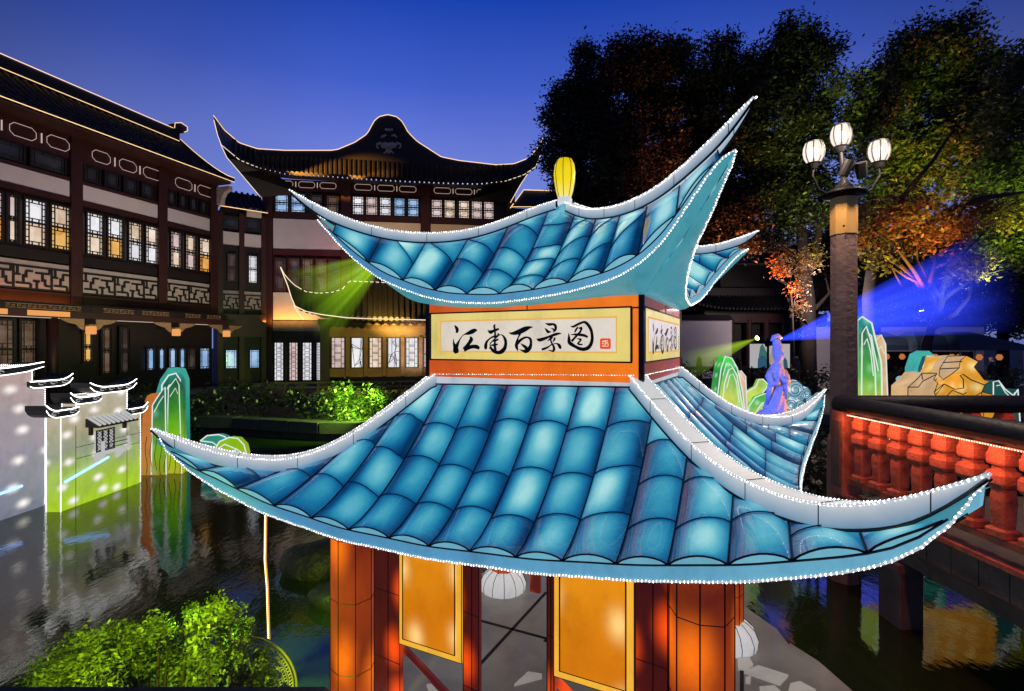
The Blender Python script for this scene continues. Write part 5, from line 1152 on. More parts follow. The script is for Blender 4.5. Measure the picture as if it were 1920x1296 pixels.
for px, py in ((1520, 290), (1582, 252), (1642, 288)):
    gx = (px-960)/FPX*LY-LX; gzz = gz(py); dy = -.05 if px != 1582 else .05
    g = MB().lathe([(.066, gzz-.115), (.094, gzz-.06), (.106, gzz), (.100, gzz+.06), (.082, gzz+.105)], (gx, dy), 12).build('globe', M['globe'], LP, smooth=True)
    w = MB()
    for k_ in range(8):
        a = 2*PI*k_/8+.3; w.tube([(gx+r*math.cos(a), dy+r*math.sin(a), gzz+z) for r, z in ((.067, -.115), (.096, -.06), (.108, 0), (.102, .06), (.084, .105))], .0075, 4)
    w.lathe([(.088, gzz+.106), (.092, gzz+.112), (.06, gzz+.122), (.01, gzz+.125)], (gx, dy), 12); w.lathe([(.03, gzz-.18), (.06, gzz-.13), (.08, gzz-.117)], (gx, dy), 12)
    w.build('globe_cage', M['iron'], g)
    MB().sphere((gx, dy, gzz+.0), .05, .05, .06, 12, 8).build('bulb', M['bulb'], g)
    if px == 1582: MB().tube([(gx, dy, gzz-.17), (0, 0, 4.45)], [.018, .03], 8).build('stem', M['iron'], LP)
    else: MB().tube([(gx, dy, gzz-.17), (gx*1.02, dy, gzz-.26), (gx*.8, dy*.6, 4.33), (gx*.4, 0, 4.27), (0, 0, 4.31)], .012, 8).build('arm', M['iron'], LP)
    light('globe_lamp', 'POINT', (LX+gx, LY+dy-.25, gzz), 75, (1.0, .76, .56), size=.1)
# two floodlights clamped to the crown
for (dx, dz, rot) in ((-.09, .12, -.6), (.12, .10, .7)):
    p0 = Vector((dx, -.12, 4.33+dz)); p1 = p0+Vector((math.sin(rot)*-.08, -.05, .15)); MB().tube([p0, p0.lerp(p1, .5), p1], [.05, .055, .06], 12).build('floodlight', M['iron'], LP)
# ================================================================ TREES AND SHRUBS
def leaf_mat(name, col, trans=.35, vary=.5):
    m, t, o = nt(name); n = noise_(t, 1.3, 3); n2 = noise_(t, 14, 2)
    f = math_(t, 'ADD', math_(t, 'MULTIPLY', n, .5), math_(t, 'MULTIPLY', n2, .5))
    c = ramp(t, f, [(.3, tuple(x*(1-vary) for x in col)), (.7, tuple(x*(1+vary) for x in col))])
    d = t.nodes.new('ShaderNodeBsdfPrincipled'); d.inputs['Roughness'].default_value = .45; L(t, c, d.inputs['Base Color'])
    tr = t.nodes.new('ShaderNodeBsdfTranslucent'); L(t, c, tr.inputs[0]); mx_ = t.nodes.new('ShaderNodeMixShader'); mx_.inputs[0].default_value = trans
    L(t, d.outputs[0], mx_.inputs[1]); L(t, tr.outputs[0], mx_.inputs[2]); L(t, mx_.outputs[0], o.inputs[0]); return m
M['leaf_dark'] = leaf_mat('evergreen_leaf', (.045, .05, .034)); M['leaf_mid'] = leaf_mat('camphor_leaf', (.085, .10, .04))
M['leaf_maple'] = leaf_mat('maple_leaf', (.17, .10, .045), .45); M['leaf_shrub'] = leaf_mat('shrub_leaf', (.13, .19, .035)); M['leaf_dim'] = leaf_mat('dim_shrub_leaf', (.035, .045, .022))
M['bark'] = mat('tree_bark', (.032, .024, .02), .9, vary=.4, bump=.6, bscale=12)
M['flower'] = mat('pale_flower', (.6, .5, .4), .7)
def leaves(centers, sig, per, size, rg, asp=.45, flat=.6):
    C_ = np.repeat(np.array(centers), per, 0); n = len(C_); P_ = C_+rg.normal(0, 1, (n, 3))*np.array(sig)
    d = rg.normal(0, 1, (n, 3)); d[:, 2] *= flat; d /= np.linalg.norm(d, axis=1)[:, None]
    e = rg.normal(0, 1, (n, 3)); e -= (e*d).sum(1)[:, None]*d; e /= np.linalg.norm(e, axis=1)[:, None]
    s_ = size*rg.uniform(.45, 1.6, (n, 1)); a = P_; tip = P_+d*s_; mid = P_+d*s_*.5; w_ = e*s_*asp*.5
    nrm = np.cross(d, e)*s_*.12
    V_ = np.stack([a, mid+w_+nrm, tip, mid-w_+nrm], 1).reshape(-1, 3)
    return V_
def leaf_mesh(name, V_, m, parent, kind=None):
    n = len(V_)//4; me = bpy.data.meshes.new(name); me.vertices.add(n*4); me.vertices.foreach_set('co', V_.astype(np.float32).ravel())
    me.loops.add(n*4); me.loops.foreach_set('vertex_index', np.arange(n*4, dtype=np.int32)); me.polygons.add(n)
    me.polygons.foreach_set('loop_start', np.arange(0, n*4, 4, dtype=np.int32)); me.polygons.foreach_set('loop_total', np.full(n, 4, dtype=np.int32))
    me.materials.append(m); me.update(calc_edges=True); me.validate()
    o = bpy.data.objects.new(name, me); COL.objects.link(o); o.parent = parent
    if kind: o['kind'] = kind
    return o
def blob_centers(blobs, Y, dens, rg, org, depth=.8, sq=1.0):
    out = []
    for b in blobs:
        px, py, r = b[:3]; Yb = Y+(b[3] if len(b) > 3 else rg.uniform(-.8, .8)); c = at(px, py, Yb)-org; R_ = r*Yb/FPX
        n = max(5, int(dens*R_*R_)); v = rg.normal(0, 1, (n, 3)); v /= np.linalg.norm(v, axis=1)[:, None]; v *= (rg.uniform(.15, 1.0, (n, 1))**.45)*R_*rg.uniform(.82, 1.03, (n, 1))
        v[:, 1] *= depth; v[:, 2] *= sq; out.append(v+np.array(c))
    return np.vstack(out)
def tree(name, label, base, trunk, blobs, Y, lm, dens=28, per=92, size=.165, sig=.23, limbs=None, rad=.3, seed=1, group='trees around the pond', sq=1.0):
    rg = np.random.default_rng(seed); org = Vector((at(base[0], 0, Y).x, Y, .4)); t = thing(name, label, 'tree', org, 0, group)
    tp = [at(a, b, Y)-org for a, b in trunk]; tp[0].z = -.1
    tk = MB().tube(tp, [rad*(1-.55*i/(len(tp)-1)) for i in range(len(tp))], 10).build('trunk', M['bark'], t, smooth=True)
    for b in blobs[::1]:
        c = at(b[0], b[1], Y+(b[3] if len(b) > 3 else 0))-org; s_ = tp[-1] if c.z > tp[-1].z else tp[max(1, len(tp)-2)]
        m_ = s_.lerp(c, .5)+Vector((rg.normal(0, .25), rg.normal(0, .25), rg.normal(0, .2)+.15))
        MB().tube([s_, s_.lerp(m_, .6)+Vector((0, 0, .1)), m_, c], [rad*.42, rad*.3, rad*.2, rad*.05], 7).build('limb', M['bark'], tk, smooth=True)
    for pts, r0 in (limbs or []): MB().tube([at(p[0], p[1], Y+(p[2] if len(p) > 2 else 0))-org for p in pts], [r0*(1-.7*i/(len(pts)-1)) for i in range(len(pts))], 8).build('limb', M['bark'], tk, smooth=True)
    C_ = blob_centers(blobs, Y, dens, rg, org, sq=sq)
    leaf_mesh('crown', leaves(C_, sig, per, size, rg), lm, t)
    return t
tree('broadleaf_tree', 'large rounded dark tree behind the blue upper roof', (1215, 700), [(1215, 640), (1212, 540), (1205, 460), (1190, 400)],
     [(1165, 190, 95), (1090, 175, 55), (1075, 225, 62), (1240, 150, 78), (1050, 290, 42), (1170, 120, 50), (1265, 115, 42), (1120, 300, 90), (1210, 290, 105), (1300, 280, 80), (1260, 390, 90), (1150, 390, 90), (1330, 400, 70), (1075, 370, 52), (1060, 430, 40), (1310, 200, 55), (1205, 95, 30), (1100, 110, 30)], 25, M['leaf_dark'], seed=2)
tree('broadleaf_tree', 'tall dark tree between the rounded tree and the lamp post', (1510, 700), [(1516, 650), (1514, 560), (1508, 500), (1502, 430), (1490, 330)],
     [(1440, 150, 70), (1490, 110, 62), (1488, 66, 34), (1540, 110, 36), (1350, 110, 42), (1385, 160, 50), (1330, 150, 28), (1370, 240, 62), (1450, 240, 85), (1525, 200, 48), (1400, 330, 78), (1480, 320, 80), (1430, 410, 72), (1380, 430, 50), (1550, 260, 40), (1525, 380, 50)], 22.5, M['leaf_dark'], seed=3, rad=.36,
     limbs=[([(1508, 520), (1530, 470), (1540, 400), (1535, 330)], .22), ([(1512, 560), (1480, 535), (1450, 520)], .12), ([(1518, 590), (1555, 550), (1548, 520)], .1)])
tree('broadleaf_tree', 'wide dark tree with lit leaves right behind the lamp post', (1640, 700), [(1640, 650), (1632, 560), (1640, 480), (1690, 420), (1730, 330)],
     [(1700, 150, 82), (1780, 115, 70), (1735, 80, 45), (1800, 70, 42), (1645, 185, 55), (1610, 225, 40), (1850, 150, 60), (1745, 220, 95), (1650, 270, 60), (1830, 230, 75), (1760, 310, 85), (1680, 330, 60), (1590, 160, 30), (1640, 380, 55), (1850, 320, 60)], 20, M['leaf_mid'], seed=4, rad=.34, dens=22,
     limbs=[([(1590, 478, -2.5), (1680, 452, -5), (1760, 408, -6.5), (1840, 372, -6.5), (1930, 360, -6)], .15), ([(1610, 450, -3), (1680, 385, -5), (1750, 300, -5), (1790, 240, -4)], .10), ([(1640, 470, -2), (1700, 470, -4), (1760, 440, -6)], .06)])
tree('broadleaf_tree', 'leafy tree cut off by the right edge with yellow-green lit leaves', (1960, 700), [(1960, 690), (1955, 560), (1940, 450), (1920, 300)],
     [(1905, 130, 42), (1900, 220, 62), (1890, 320, 62), (1905, 420, 60), (1880, 470, 42), (1930, 300, 60)], 16.5, M['leaf_mid'], seed=5, rad=.22, dens=24)
tree('maple_tree', 'low maple with forked colour-lit trunk and orange leaves behind the railing', (1738, 700), [(1738, 700), (1736, 650), (1746, 615), (1758, 585)],
     [(1690, 455, 42), (1735, 450, 45), (1640, 430, 42), (1780, 425, 46), (1720, 395, 50), (1830, 495, 40), (1660, 480, 30), (1880, 400, 52), (1820, 400, 46), (1690, 400, 40), (1615, 460, 30), (1800, 505, 28), (1605, 400, 36)], 14, M['leaf_maple'], seed=6, rad=.16, dens=42, per=40, size=.13, sig=.18, sq=.55,
     limbs=[([(1756, 590), (1768, 560, -.1), (1752, 545, -.1), (1744, 528, -.2), (1752, 500), (1756, 465)], .10), ([(1764, 565), (1785, 548, -.2), (1805, 535, -.2), (1832, 518), (1880, 505)], .08), ([(1745, 618), (1790, 590, -.2), (1816, 560, -.2), (1826, 520)], .08), ([(1752, 545), (1700, 520), (1662, 495)], .05)])
tree('broadleaf_tree', 'dark background tree filling the gap behind the dark hall roof', (1400, 700), [(1400, 680), (1395, 560), (1390, 480)], [(1330, 500, 60), (1400, 480, 70), (1460, 500, 60), (1350, 440, 60), (1560, 470, 60), (1550, 540, 50), (1300, 560, 45)], 31, M['leaf_dark'], seed=12, per=60, size=.22)
tree('broadleaf_tree', 'dark background tree directly behind the yellow finial', (1090, 700), [(1090, 690), (1088, 600), (1085, 520)], [(1040, 500, 60), (1100, 480, 70), (1160, 510, 60), (1220, 500, 60), (1070, 570, 55), (1150, 580, 55), (1230, 580, 50), (1000, 560, 50)], 32, M['leaf_dark'], seed=15, per=60, size=.22)
tree('broadleaf_tree', 'dark background tree behind the maple and the blue beam', (1700, 700), [(1700, 690), (1700, 580), (1705, 500)], [(1620, 520, 60), (1680, 490, 70), (1750, 480, 70), (1650, 570, 60), (1730, 560, 70), (1800, 540, 70), (1600, 440, 60)], 28, M['leaf_dark'], seed=13, per=60, size=.22)
tree('broadleaf_tree', 'dark background tree behind the right-hand tents', (1880, 700), [(1880, 690), (1880, 580), (1878, 500)], [(1830, 470, 70), (1900, 480, 80), (1860, 560, 70), (1920, 570, 60), (1800, 590, 45)], 27, M['leaf_dark'], seed=14, per=60, size=.22)
rg = np.random.default_rng(11)
tree('broadleaf_tree', 'slim tree with red-lit ivy beside the tall dark tree', (1480, 700), [(1488, 660), (1484, 590), (1480, 520)],
     [(1478, 490, 30), (1462, 500, 20), (1496, 545, 16), (1500, 580, 10), (1500, 520, 16), (1520, 480, 26)], 20.5, M['leaf_maple'], seed=8, rad=.1, dens=40, size=.13, sig=.14, per=30)
def shrub(name, label, blobs, Y, lm, dens, per, size, sig, seed, group, base_z=.45, flowers=0, asp=.45):
    rg = np.random.default_rng(seed); c = at(np.mean([b[0] for b in blobs]), 0, Y); org = Vector((c.x, Y, base_z)); t = thing(name, label, 'shrub', org, 0, group)
    C_ = blob_centers(blobs, Y, dens, rg, org)
    leaf_mesh('foliage', leaves(C_, sig, per, size, rg, asp), lm, t)
    mb = MB()
    for b in blobs:
        q_ = at(b[0], b[1], Y)-org; mb = MB().tube([(q_.x*.7, 0, -.1), (q_.x*.85, .02, q_.z*.5), (q_.x, 0, q_.z)], [.012+.02*sig, .01+.015*sig, .004], 6); mb.build('stem', M['bark'], t)
    if flowers:
        f = MB()
        for i in rg.integers(0, len(C_), flowers): f.octa(C_[i]+np.array([0, -.1, .05]), .035+.02*rg.random())
        f.build('flowers', M['flower'], t, kind='stuff')
    return t
GB = 'shrubs on the far bank'
shrub('bank_shrub', 'bright green lit shrub below the waterside hall deck', [(640, 765, 32), (680, 768, 36), (720, 765, 34), (660, 792, 28), (622, 748, 22), (705, 798, 28), (750, 755, 28), (640, 740, 16), (700, 742, 18)], 14.6, M['leaf_shrub'], 60, 40, .10, .12, 21, GB, flowers=40)
shrub('bank_shrub', 'dark low shrub with pale blossoms left of the bright green shrub', [(400, 745, 26), (450, 740, 24), (500, 748, 26), (550, 755, 28), (590, 765, 22)], 15.2, M['leaf_dim'], 40, 36, .12, .14, 22, GB, flowers=60)
shrub('bank_shrub', 'dark shrub behind the green and orange mountain lantern', [(262, 745, 24), (360, 760, 26), (385, 790, 26), (440, 790, 24)], 14.9, M['leaf_dim'], 40, 36, .12, .14, 23, GB, flowers=16)
shrub('bank_shrub', 'dark hedge below the balustrade on the far right bank', [(1290, 705, 22), (1330, 700, 20), (1410, 702, 20), (1480, 712, 22), (1530, 715, 22), (1560, 705, 20), (1690, 712, 22), (1760, 712, 22), (1850, 712, 22), (1900, 715, 22)], 17.0, M['leaf_dim'], 36, 36, .12, .14, 24, GB)
shrub('bank_shrub', 'dark bush at the foot of the lamp post beside the blue eave', [(1515, 850, 30), (1535, 870, 30), (1520, 895, 30), (1540, 830, 22), (1500, 905, 22)], 6.6, M['leaf_dim'], 260, 30, .06, .06, 25, GB, base_z=.0, flowers=24)
BG_ = 'yellow-green shrubs in the foreground'
shrub('front_shrub', 'feathery yellow-green lit shrub at the bottom left', [(90, 1262, 38), (140, 1235, 46), (200, 1218, 46), (260, 1215, 46), (315, 1205, 42), (350, 1225, 42), (110, 1285, 40), (190, 1265, 50), (280, 1262, 52), (340, 1275, 46), (235, 1190, 24), (300, 1180, 24), (165, 1205, 24)], 2.75, M['leaf_shrub'], 2300, 30, .022, .024, 31, BG_, base_z=.3, asp=.42)
shrub('front_shrub', 'small round-leaved shrub rising highest among the foreground shrubs', [(410, 1148, 30), (385, 1165, 34), (432, 1165, 34), (440, 1190, 32), (390, 1200, 36), (365, 1150, 22), (455, 1175, 20)], 2.95, M['leaf_shrub'], 2400, 26, .018, .016, 32, BG_, base_z=.3, asp=.6)
shrub('front_shrub', 'glossy shrub beside the yellow wire basket at the bottom', [(430, 1235, 38), (390, 1255, 38), (470, 1245, 34), (445, 1280, 38), (375, 1285, 36), (485, 1275, 34), (500, 1292, 28)], 2.42, M['leaf_shrub'], 2600, 26, .018, .016, 33, BG_, base_z=.3, asp=.5)
for i_, (x_, y_, r_) in enumerate(((-2.15, 2.85, .75), (-1.55, 2.75, .6))):
    MB().lathe([(r_, -.2), (r_, .28), (r_*.9, .34), (.02, .36)], (0, 0), 18).build('planter_mound', M['bank'], None, loc=(x_, y_, 0))
    o = [o for o in bpy.data.objects if o.name.startswith('planter_mound')][-1]; tag(o, ['earth mound under the feathery shrub at the bottom left', 'earth mound under the round-leaved foreground shrubs'][i_], 'mound')
# yellow wire basket and the warm light string that hangs from the eave to it
M['netpaint'] = mat('yellow_painted_wire', (.30, .28, .04), .5, vary=.2)
NB = at(455, 1290, 2.55); NET = thing('wire_basket', 'yellow perforated wire basket at the bottom beside the shrubs', 'basket', (NB.x, NB.y, NB.z-.05))
mb = MB(); rx_, rz_ = 98*2.55/FPX, 92*2.55/FPX
def npnt(ro, ph): return (rx_*ro*math.cos(ph), -.10*math.cos(ro*PI/2)+.02, rz_*ro*math.sin(ph)+.05)
MB().tube([npnt(1.0, p) for p in np.linspace(-.1, 1.7, 24)], .006, 6).build('rim', M['netpaint'], NET); MB().tube([npnt(.95, p) for p in np.linspace(-.1, 1.7, 24)], .004, 6).build('rim', M['netpaint'], NET)
for i in range(9):
    for j in range(26):
        ro = .92-.07*i; ph = -.1+1.8*(j+(.5 if i % 2 else 0))/26; dr, dp = .03, .03
        mb.tube([npnt(ro+dr*math.sin(a), ph+dp*math.cos(a)/max(ro, .3)) for a in np.linspace(0, 2*PI, 7)], .0026, 4, False)
mb.build('mesh_rings', M['netpaint'], NET, kind='stuff')
e_ = at(497, 968, 2.62); HS = thing('hanging_light_string', 'thin warm light string hanging from the blue eave to the basket', 'light string', (e_.x, e_.y, at(503, 1200, 2.6).z))
M['amber_led'] = emit('amber_led', (1.0, .66, .26), 6.0); M['amber_wire'] = emit('amber_sleeve', (.9, .42, .06), .8)
pts = [e_-Vector(HS.location), at(496, 1050, 2.61)-Vector(HS.location), at(500, 1100, 2.61)-Vector(HS.location), at(503, 1200, 2.6)-Vector(HS.location)]
mb = MB()
for p, q2 in zip(pts[:-1], pts[1:]):
    n = int((q2-p).length/.011)
    for i in range(n): mb.octa(p.lerp(q2, i/n), .0046)
mb.build('bulbs', M['amber_led'], HS, kind='stuff'); MB().tube([p+Vector((.006, .004, 0)) for p in pts], .003, 5).build('wire', M['amber_wire'], HS)
# rocks and kerb
M['rock'] = mat('wet_dark_rock', (.02, .02, .019), .5, vary=.5, scale=4, bump=.8, bscale=8, bd=.06)
def rock(label, px, py, r, Y, sq=.6):
    p = at(px, py, Y); v = MB().sphere((0, 0, 0), r, r*.8, r*sq, 14, 9); rr = random.Random(px)
    v.v = [(a*(1+.18*math.sin(3*a/r+px)+.1*math.sin(5*c/r)), b*(1+.15*math.sin(4*c/r+px)), c*(1+.12*math.sin(4*a/r))) for a, b, c in v.v]
    o = v.build('rock', M['rock'], None, smooth=True, loc=(p.x, p.y, r*sq*.25)); tag(o, label, 'rock', 'rocks in the pond'); return o
rock('dark wet rock in the pond left of the orange column', 600, 1020, .42, 5.9); rock('smaller dark rock touching the pavilion island on the left', 640, 1060, .30, 5.1)
M['kerb'] = mat('dark_parapet_stone', (.07, .06, .055), .85, vary=.4, bump=.6, bscale=30)
tag(MB().box(-4.0, -.45, .98, 1.27, 1.45, 1.75, .015).build('parapet_stone', M['kerb']), 'dark stone parapet edge along the bottom left of the view', 'parapet')
# ================================================================ BACKGROUND, RIGHT BANK
M['wall_grey'] = mat('grey_lime_wall', (.50, .47, .50), .9, vary=.1, scale=.8)
def gwall(label, px0, px1, pt, pb, Y):
    a, b = at(px0, pt, Y), at(px1, pb, Y); t = thing('garden_wall', label, 'wall', (a.x, Y, .45), 0)
    MB().box(0, b.x-a.x, 0, .3, -.1, a.z-.45).build('wall', M['wall_grey'], t)
    MB().prism([(-.18, a.z-.45), (.48, a.z-.45), (.15, a.z-.20)], 0, b.x-a.x, 'x').build('wall_coping', M['rooftile'], t)
    return t
gwall('pale garden wall right of the sign box, behind the balustrade', 1240, 1372, 600, 690, 23)
gwall('pale garden wall behind the blue market tents', 1512, 1845, 612, 690, 25)
gwall('pale garden wall hidden behind the pavilion sign box', 985, 1236, 606, 690, 26)
O6 = at(1310, 648, 27); T6 = thing('dark_hall', 'unlit dark hall with stacked eaves behind the trees', 'building', (O6.x, 27, 0))
w6 = at(1545, 648, 27).x-O6.x
MB().box(.3, w6-.3, 0, 5, .4, at(0, 540, 27).z).build('wall', M['wood_blk'], T6)
MB().box(1.5, w6-1.5, .8, 4, at(0, 540, 27).z, at(0, 485, 27).z).build('upper_wall', M['wood_blk'], T6)
for i in range(7): MB().lathe([(.16, .45), (.16, at(0, 600, 27).z)], (.6+i*(w6-1.2)/6, -.5), 10).build('column', M['wood'], T6)
MB().box(.2, w6-.2, -.6, -.4, at(0, 606, 27).z, at(0, 590, 27).z).build('beam', M['wood'], T6)
for (x0, x1, zt, zb, d0_, d1_) in ((-.8, w6+.8, 520, 585, 1.5, -1.6), (.6, w6-.6, 458, 500, 2.6, -.6)):
    za, zb_ = at(0, zt, 27).z, at(0, zb, 27).z
    f = lambda s, q: (x0+(x1-x0)*s, d1_+(d0_-d1_)*q, zb_+(za-zb_)*q**1.3+.35*(abs(s-.5)*2)**5*(1-q))
    MB().grid([[f(s, q) for s in np.linspace(0, 1, 24)] for q in np.linspace(0, 1, 6)]).build('roof', M['rooftile'], T6)
    mb = MB()
    for s in np.linspace(0.01, .99, 44): mb.tube([Vector(f(s, q))+Vector((0, 0, .04)) for q in np.linspace(0, 1, 5)], .07, 6)
    mb.build('tile_rows', M['rooftile'], T6, kind='stuff')
    MB().box(x0+1, x1-1, d0_-.15, d0_+.15, za-.05, za+.35).build('roof_ridge', M['ridge_clay'], T6)
# balustrade
BL = thing('stone_balustrade', 'low stone balustrade in front of the garden wall, tinted green', 'balustrade', (at(1275, 0, 18.5).x, 18.5, .45))
nb = 7
for i in range(nb):
    x = i*.62*1.15; MB().box(x-.09, x+.09, -.09, .09, 0, 1.55, .02).build('baluster_post', M['coping'], BL); MB().lathe([(.08, 1.55), (.10, 1.62), (.07, 1.72), (.02, 1.74)], (x, 0), 8).build('post_cap', M['coping'], BL)
    if i < nb-1:
        MB().box(x+.1, x+.61, -.05, .05, 1.25, 1.38).build('balustrade_rail', M['coping'], BL); MB().box(x+.1, x+.61, -.04, .04, .1, .95).build('balustrade_panel', M['coping'], BL)
# picture board
M['board'] = emit('backlit_board', (.52, .50, .52), .8); M['board_blue'] = emit('board_print_blue', (.03, .10, .17), .9); M['board_teal'] = emit('board_print_teal', (.05, .16, .15), .9); M['board_pink'] = emit('board_print_pink', (.42, .30, .27), .9)
a, b = at(1408, 690, 16.5), at(1481, 645, 16.5)
PB = thing('picture_board', 'white backlit picture board with blue mountain print behind the statue', 'sign', (a.x, 16.5, .45)); wv = b.x-a.x
MB().box(0, wv, 0, .08, a.z-.45, b.z-.45).build('board', M['board'], PB)
for xx in (.1, wv-.1): MB().box(xx-.04, xx+.04, .08, .14, -.05, b.z-.5).build('leg', M['iron'], PB)
def bp(u, v): return (wv*u, a.z-.45+(b.z-a.z)*v)
for pts, m, d in (([(.18, 0), (.20, .5), (.24, .9), (.30, 1.0), (.36, .8), (.42, .6), (.48, .2), (.50, 0)], 'board_teal', -.004), ([(.17, 0), (.18, .38), (.26, .52), (.36, .48), (.44, .25), (.52, .12), (.54, 0)], 'board_blue', -.008), ([(.42, .2), (.5, .6), (.55, .9), (.60, .7), (.58, .2)], 'board_pink', -.002), ([(.84, 0), (.83, .3), (.87, .45), (.93, .3), (.95, 0)], 'board_blue', -.004)):
    MB().prism([bp(*p) for p in pts], d, 0, 'y').build('print', M[m], PB)
# market tents
M['tent'] = mat('blue_tent_cloth', (.05, .085, .13), .8, vary=.2, scale=2); M['pole'] = mat('white_tent_pole', (.6, .6, .62), .5, vary=.1); M['stall_lamp'] = emit('stall_lamp', (.9, .28, .08), .55)
for i, (pa, pt0, pt1, pb_, lab) in enumerate(((1630, 1659, 1690, 1735, 'blue market tent nearest the lamp post'), (1722, 1749, 1778, 1832, 'blue market tent behind the maple trunk'), (1800, 1828, 1862, 1925, 'blue market tent nearest the right edge'))):
    Yt = 21-i*.5; A_, B_ = at(pa, 648, Yt), at(pb_, 648, Yt); T0, T1_ = at(pt0, 621, Yt), at(pt1, 621, Yt); ze_ = at(0, 647, Yt).z; c = Vector((A_.x, Yt, .45))
    t = thing('market_tent', lab, 'tent', c, 0, 'blue market tents on the right bank'); w_ = B_.x-A_.x; h0, h1 = ze_-.45, T0.z-.45; r0, r1 = T0.x-A_.x, T1_.x-A_.x
    P_ = [(0, 0, h0), (w_, 0, h0), (w_, 2.4, h0), (0, 2.4, h0), (r0, 1.0, h1), (r1, 1.0, h1), (r1, 1.4, h1), (r0, 1.4, h1), (0, 0, h0-.22), (w_, 0, h0-.22), (w_, 2.4, h0-.22), (0, 2.4, h0-.22)]
    MB().raw(P_, [(0, 1, 5, 4), (1, 2, 6, 5), (2, 3, 7, 6), (3, 0, 4, 7), (4, 5, 6, 7), (8, 9, 1, 0), (9, 10, 2, 1), (10, 11, 3, 2), (11, 8, 0, 3)]).build('canopy', M['tent'], t)
    for xx in (.05, w_-.05):
        for yy in (.05, 2.35): MB().tube([(xx, yy, -.05), (xx, yy, h0)], .03, 6).build('pole', M['pole'], t)
    MB().box(.2, w_-.2, .3, 1.0, .0, .85).build('counter', M['wood_blk'], t); MB().box(.1, w_-.1, 2.2, 2.3, .0, h0-.3).build('back_cloth', M['wood_blk'], t)
    for q2 in range(3): MB().lathe([(.06, h0-.62), (.12, h0-.5), (.06, h0-.38)], (.5+q2*(w_-1)/2, .6), 8).build('stall_lamp', M['stall_lamp'], t)
# two people by the stalls
M['cloth_dk'] = mat('dark_coat', (.02, .02, .025), .8); M['skin'] = mat('skin', (.45, .30, .23), .6); M['white_mask'] = mat('white_mask', (.8, .8, .8), .6)
def person(label, px, Y, h=1.68, turn=0):
    p = at(px, 0, Y); t = thing('person', label, 'person', (p.x, Y, .45), turn)
    me = bpy.data.meshes.new('body'); k = h/1.7
    J = [(0, 0, .95), (0, .01, 1.15), (0, 0, 1.38), (0, 0, 1.47), (0, -.01, 1.60), (.10, 0, .90), (.11, -.01, .5), (.11, .02, .08), (.11, -.12, .04), (-.10, 0, .90), (-.11, .02, .5), (-.11, .04, .08), (-.11, -.10, .04), (.19, 0, 1.38), (.24, .02, 1.12), (.22, -.10, .92), (-.19, 0, 1.38), (-.25, .0, 1.12), (-.20, -.16, 1.0), (0, -.01, 1.70)]
    E_ = [(0, 1), (1, 2), (2, 3), (3, 4), (4, 19), (0, 5), (5, 6), (6, 7), (7, 8), (0, 9), (9, 10), (10, 11), (11, 12), (2, 13), (13, 14), (14, 15), (2, 16), (16, 17), (17, 18)]
    R_ = [.15, .14, .15, .06, .10, .10, .075, .055, .045, .10, .075, .055, .045, .07, .055, .04, .07, .055, .04, .085]
    me.from_pydata([(a*k, b*k, c*k) for a, b, c in J], E_, []); me.materials.append(M['cloth_dk'])
    o = bpy.data.objects.new('body', me); COL.objects.link(o); o.parent = t
    sm = o.modifiers.new('skin', 'SKIN'); 
    for v, r in zip(me.skin_vertices[0].data, R_): v.radius = (r*k, r*k*.85)
    me.skin_vertices[0].data[0].use_root = True; o.modifiers.new('sub', 'SUBSURF').levels = 1
    MB().sphere((0, -.03*k, 1.62*k), .088*k, .09*k, .11*k, 12, 8).build('face', M['skin'], t, smooth=True); MB().sphere((0, -.075*k, 1.585*k), .062*k, .055*k, .05*k, 10, 6).build('mask', M['white_mask'], t, smooth=True)
person('person in a dark coat and white mask by the right-hand tents', 1857, 18.6, 1.7, .3); person('person in dark clothes standing near the picture board', 1462, 17.5, 1.66, -2.6)
# ================================================================ STAGE LIGHTS AND BEAMS
M['lens_g'] = emit('green_lens', (.85, 1.0, .15), 12); M['lens_b'] = emit('blue_lens', (.75, .85, 1.0), 14); M['lens_r'] = emit('red_lens', (1.0, .30, .18), 10); M['lens_w'] = emit('warm_lens', (1.0, .75, .5), 10)
def fixture(label, p, aim, lens, r=.07, group='stage lights'):
    t = thing('stage_light', label, 'spotlight', p, 0, group); d = (Vector(aim)-Vector(p)).normalized()
    MB().tube([-d*.22, -d*.05, Vector((0, 0, 0))], [r*.7, r, r*1.05], 10).build('housing', M['iron'], t); MB().tube([d*.002, d*.012], r*.85, 10).build('lens', lens, t)
    MB().tube([(0, 0, -.02), (0, .05, -r*1.6)], .012, 6).build('yoke', M['iron'], t); return t
pg, pbm = at(1420, 634, 13.0), at(1452, 640, 12.0); pg2 = at(1463, 633, 13.0)
fixture('green stage light left of the statue head', pg, at(1290, 690, 12.2), M['lens_g']); fixture('small yellow-green stage light above the statue head', pg2, at(1463, 640, 8), M['lens_g'], .05); fixture('blue-white stage light at the tip of the blue beam', pbm, at(1750, 540, 10.5), M['lens_b'], .09)
TRS = thing('light_stand', 'dark stand with a crossbar carrying the stage lights behind the statue', 'stand', (at(1440, 0, 13.2).x, 13.2, 0))
MB().tube([(0, 0, .0), (0, 0, pg.z)], .03, 8).build('mast', M['iron'], TRS); MB().tube([(-.35, 0, pg.z-.1), (.4, 0, pg.z-.1)], .022, 8).build('crossbar', M['iron'], TRS)
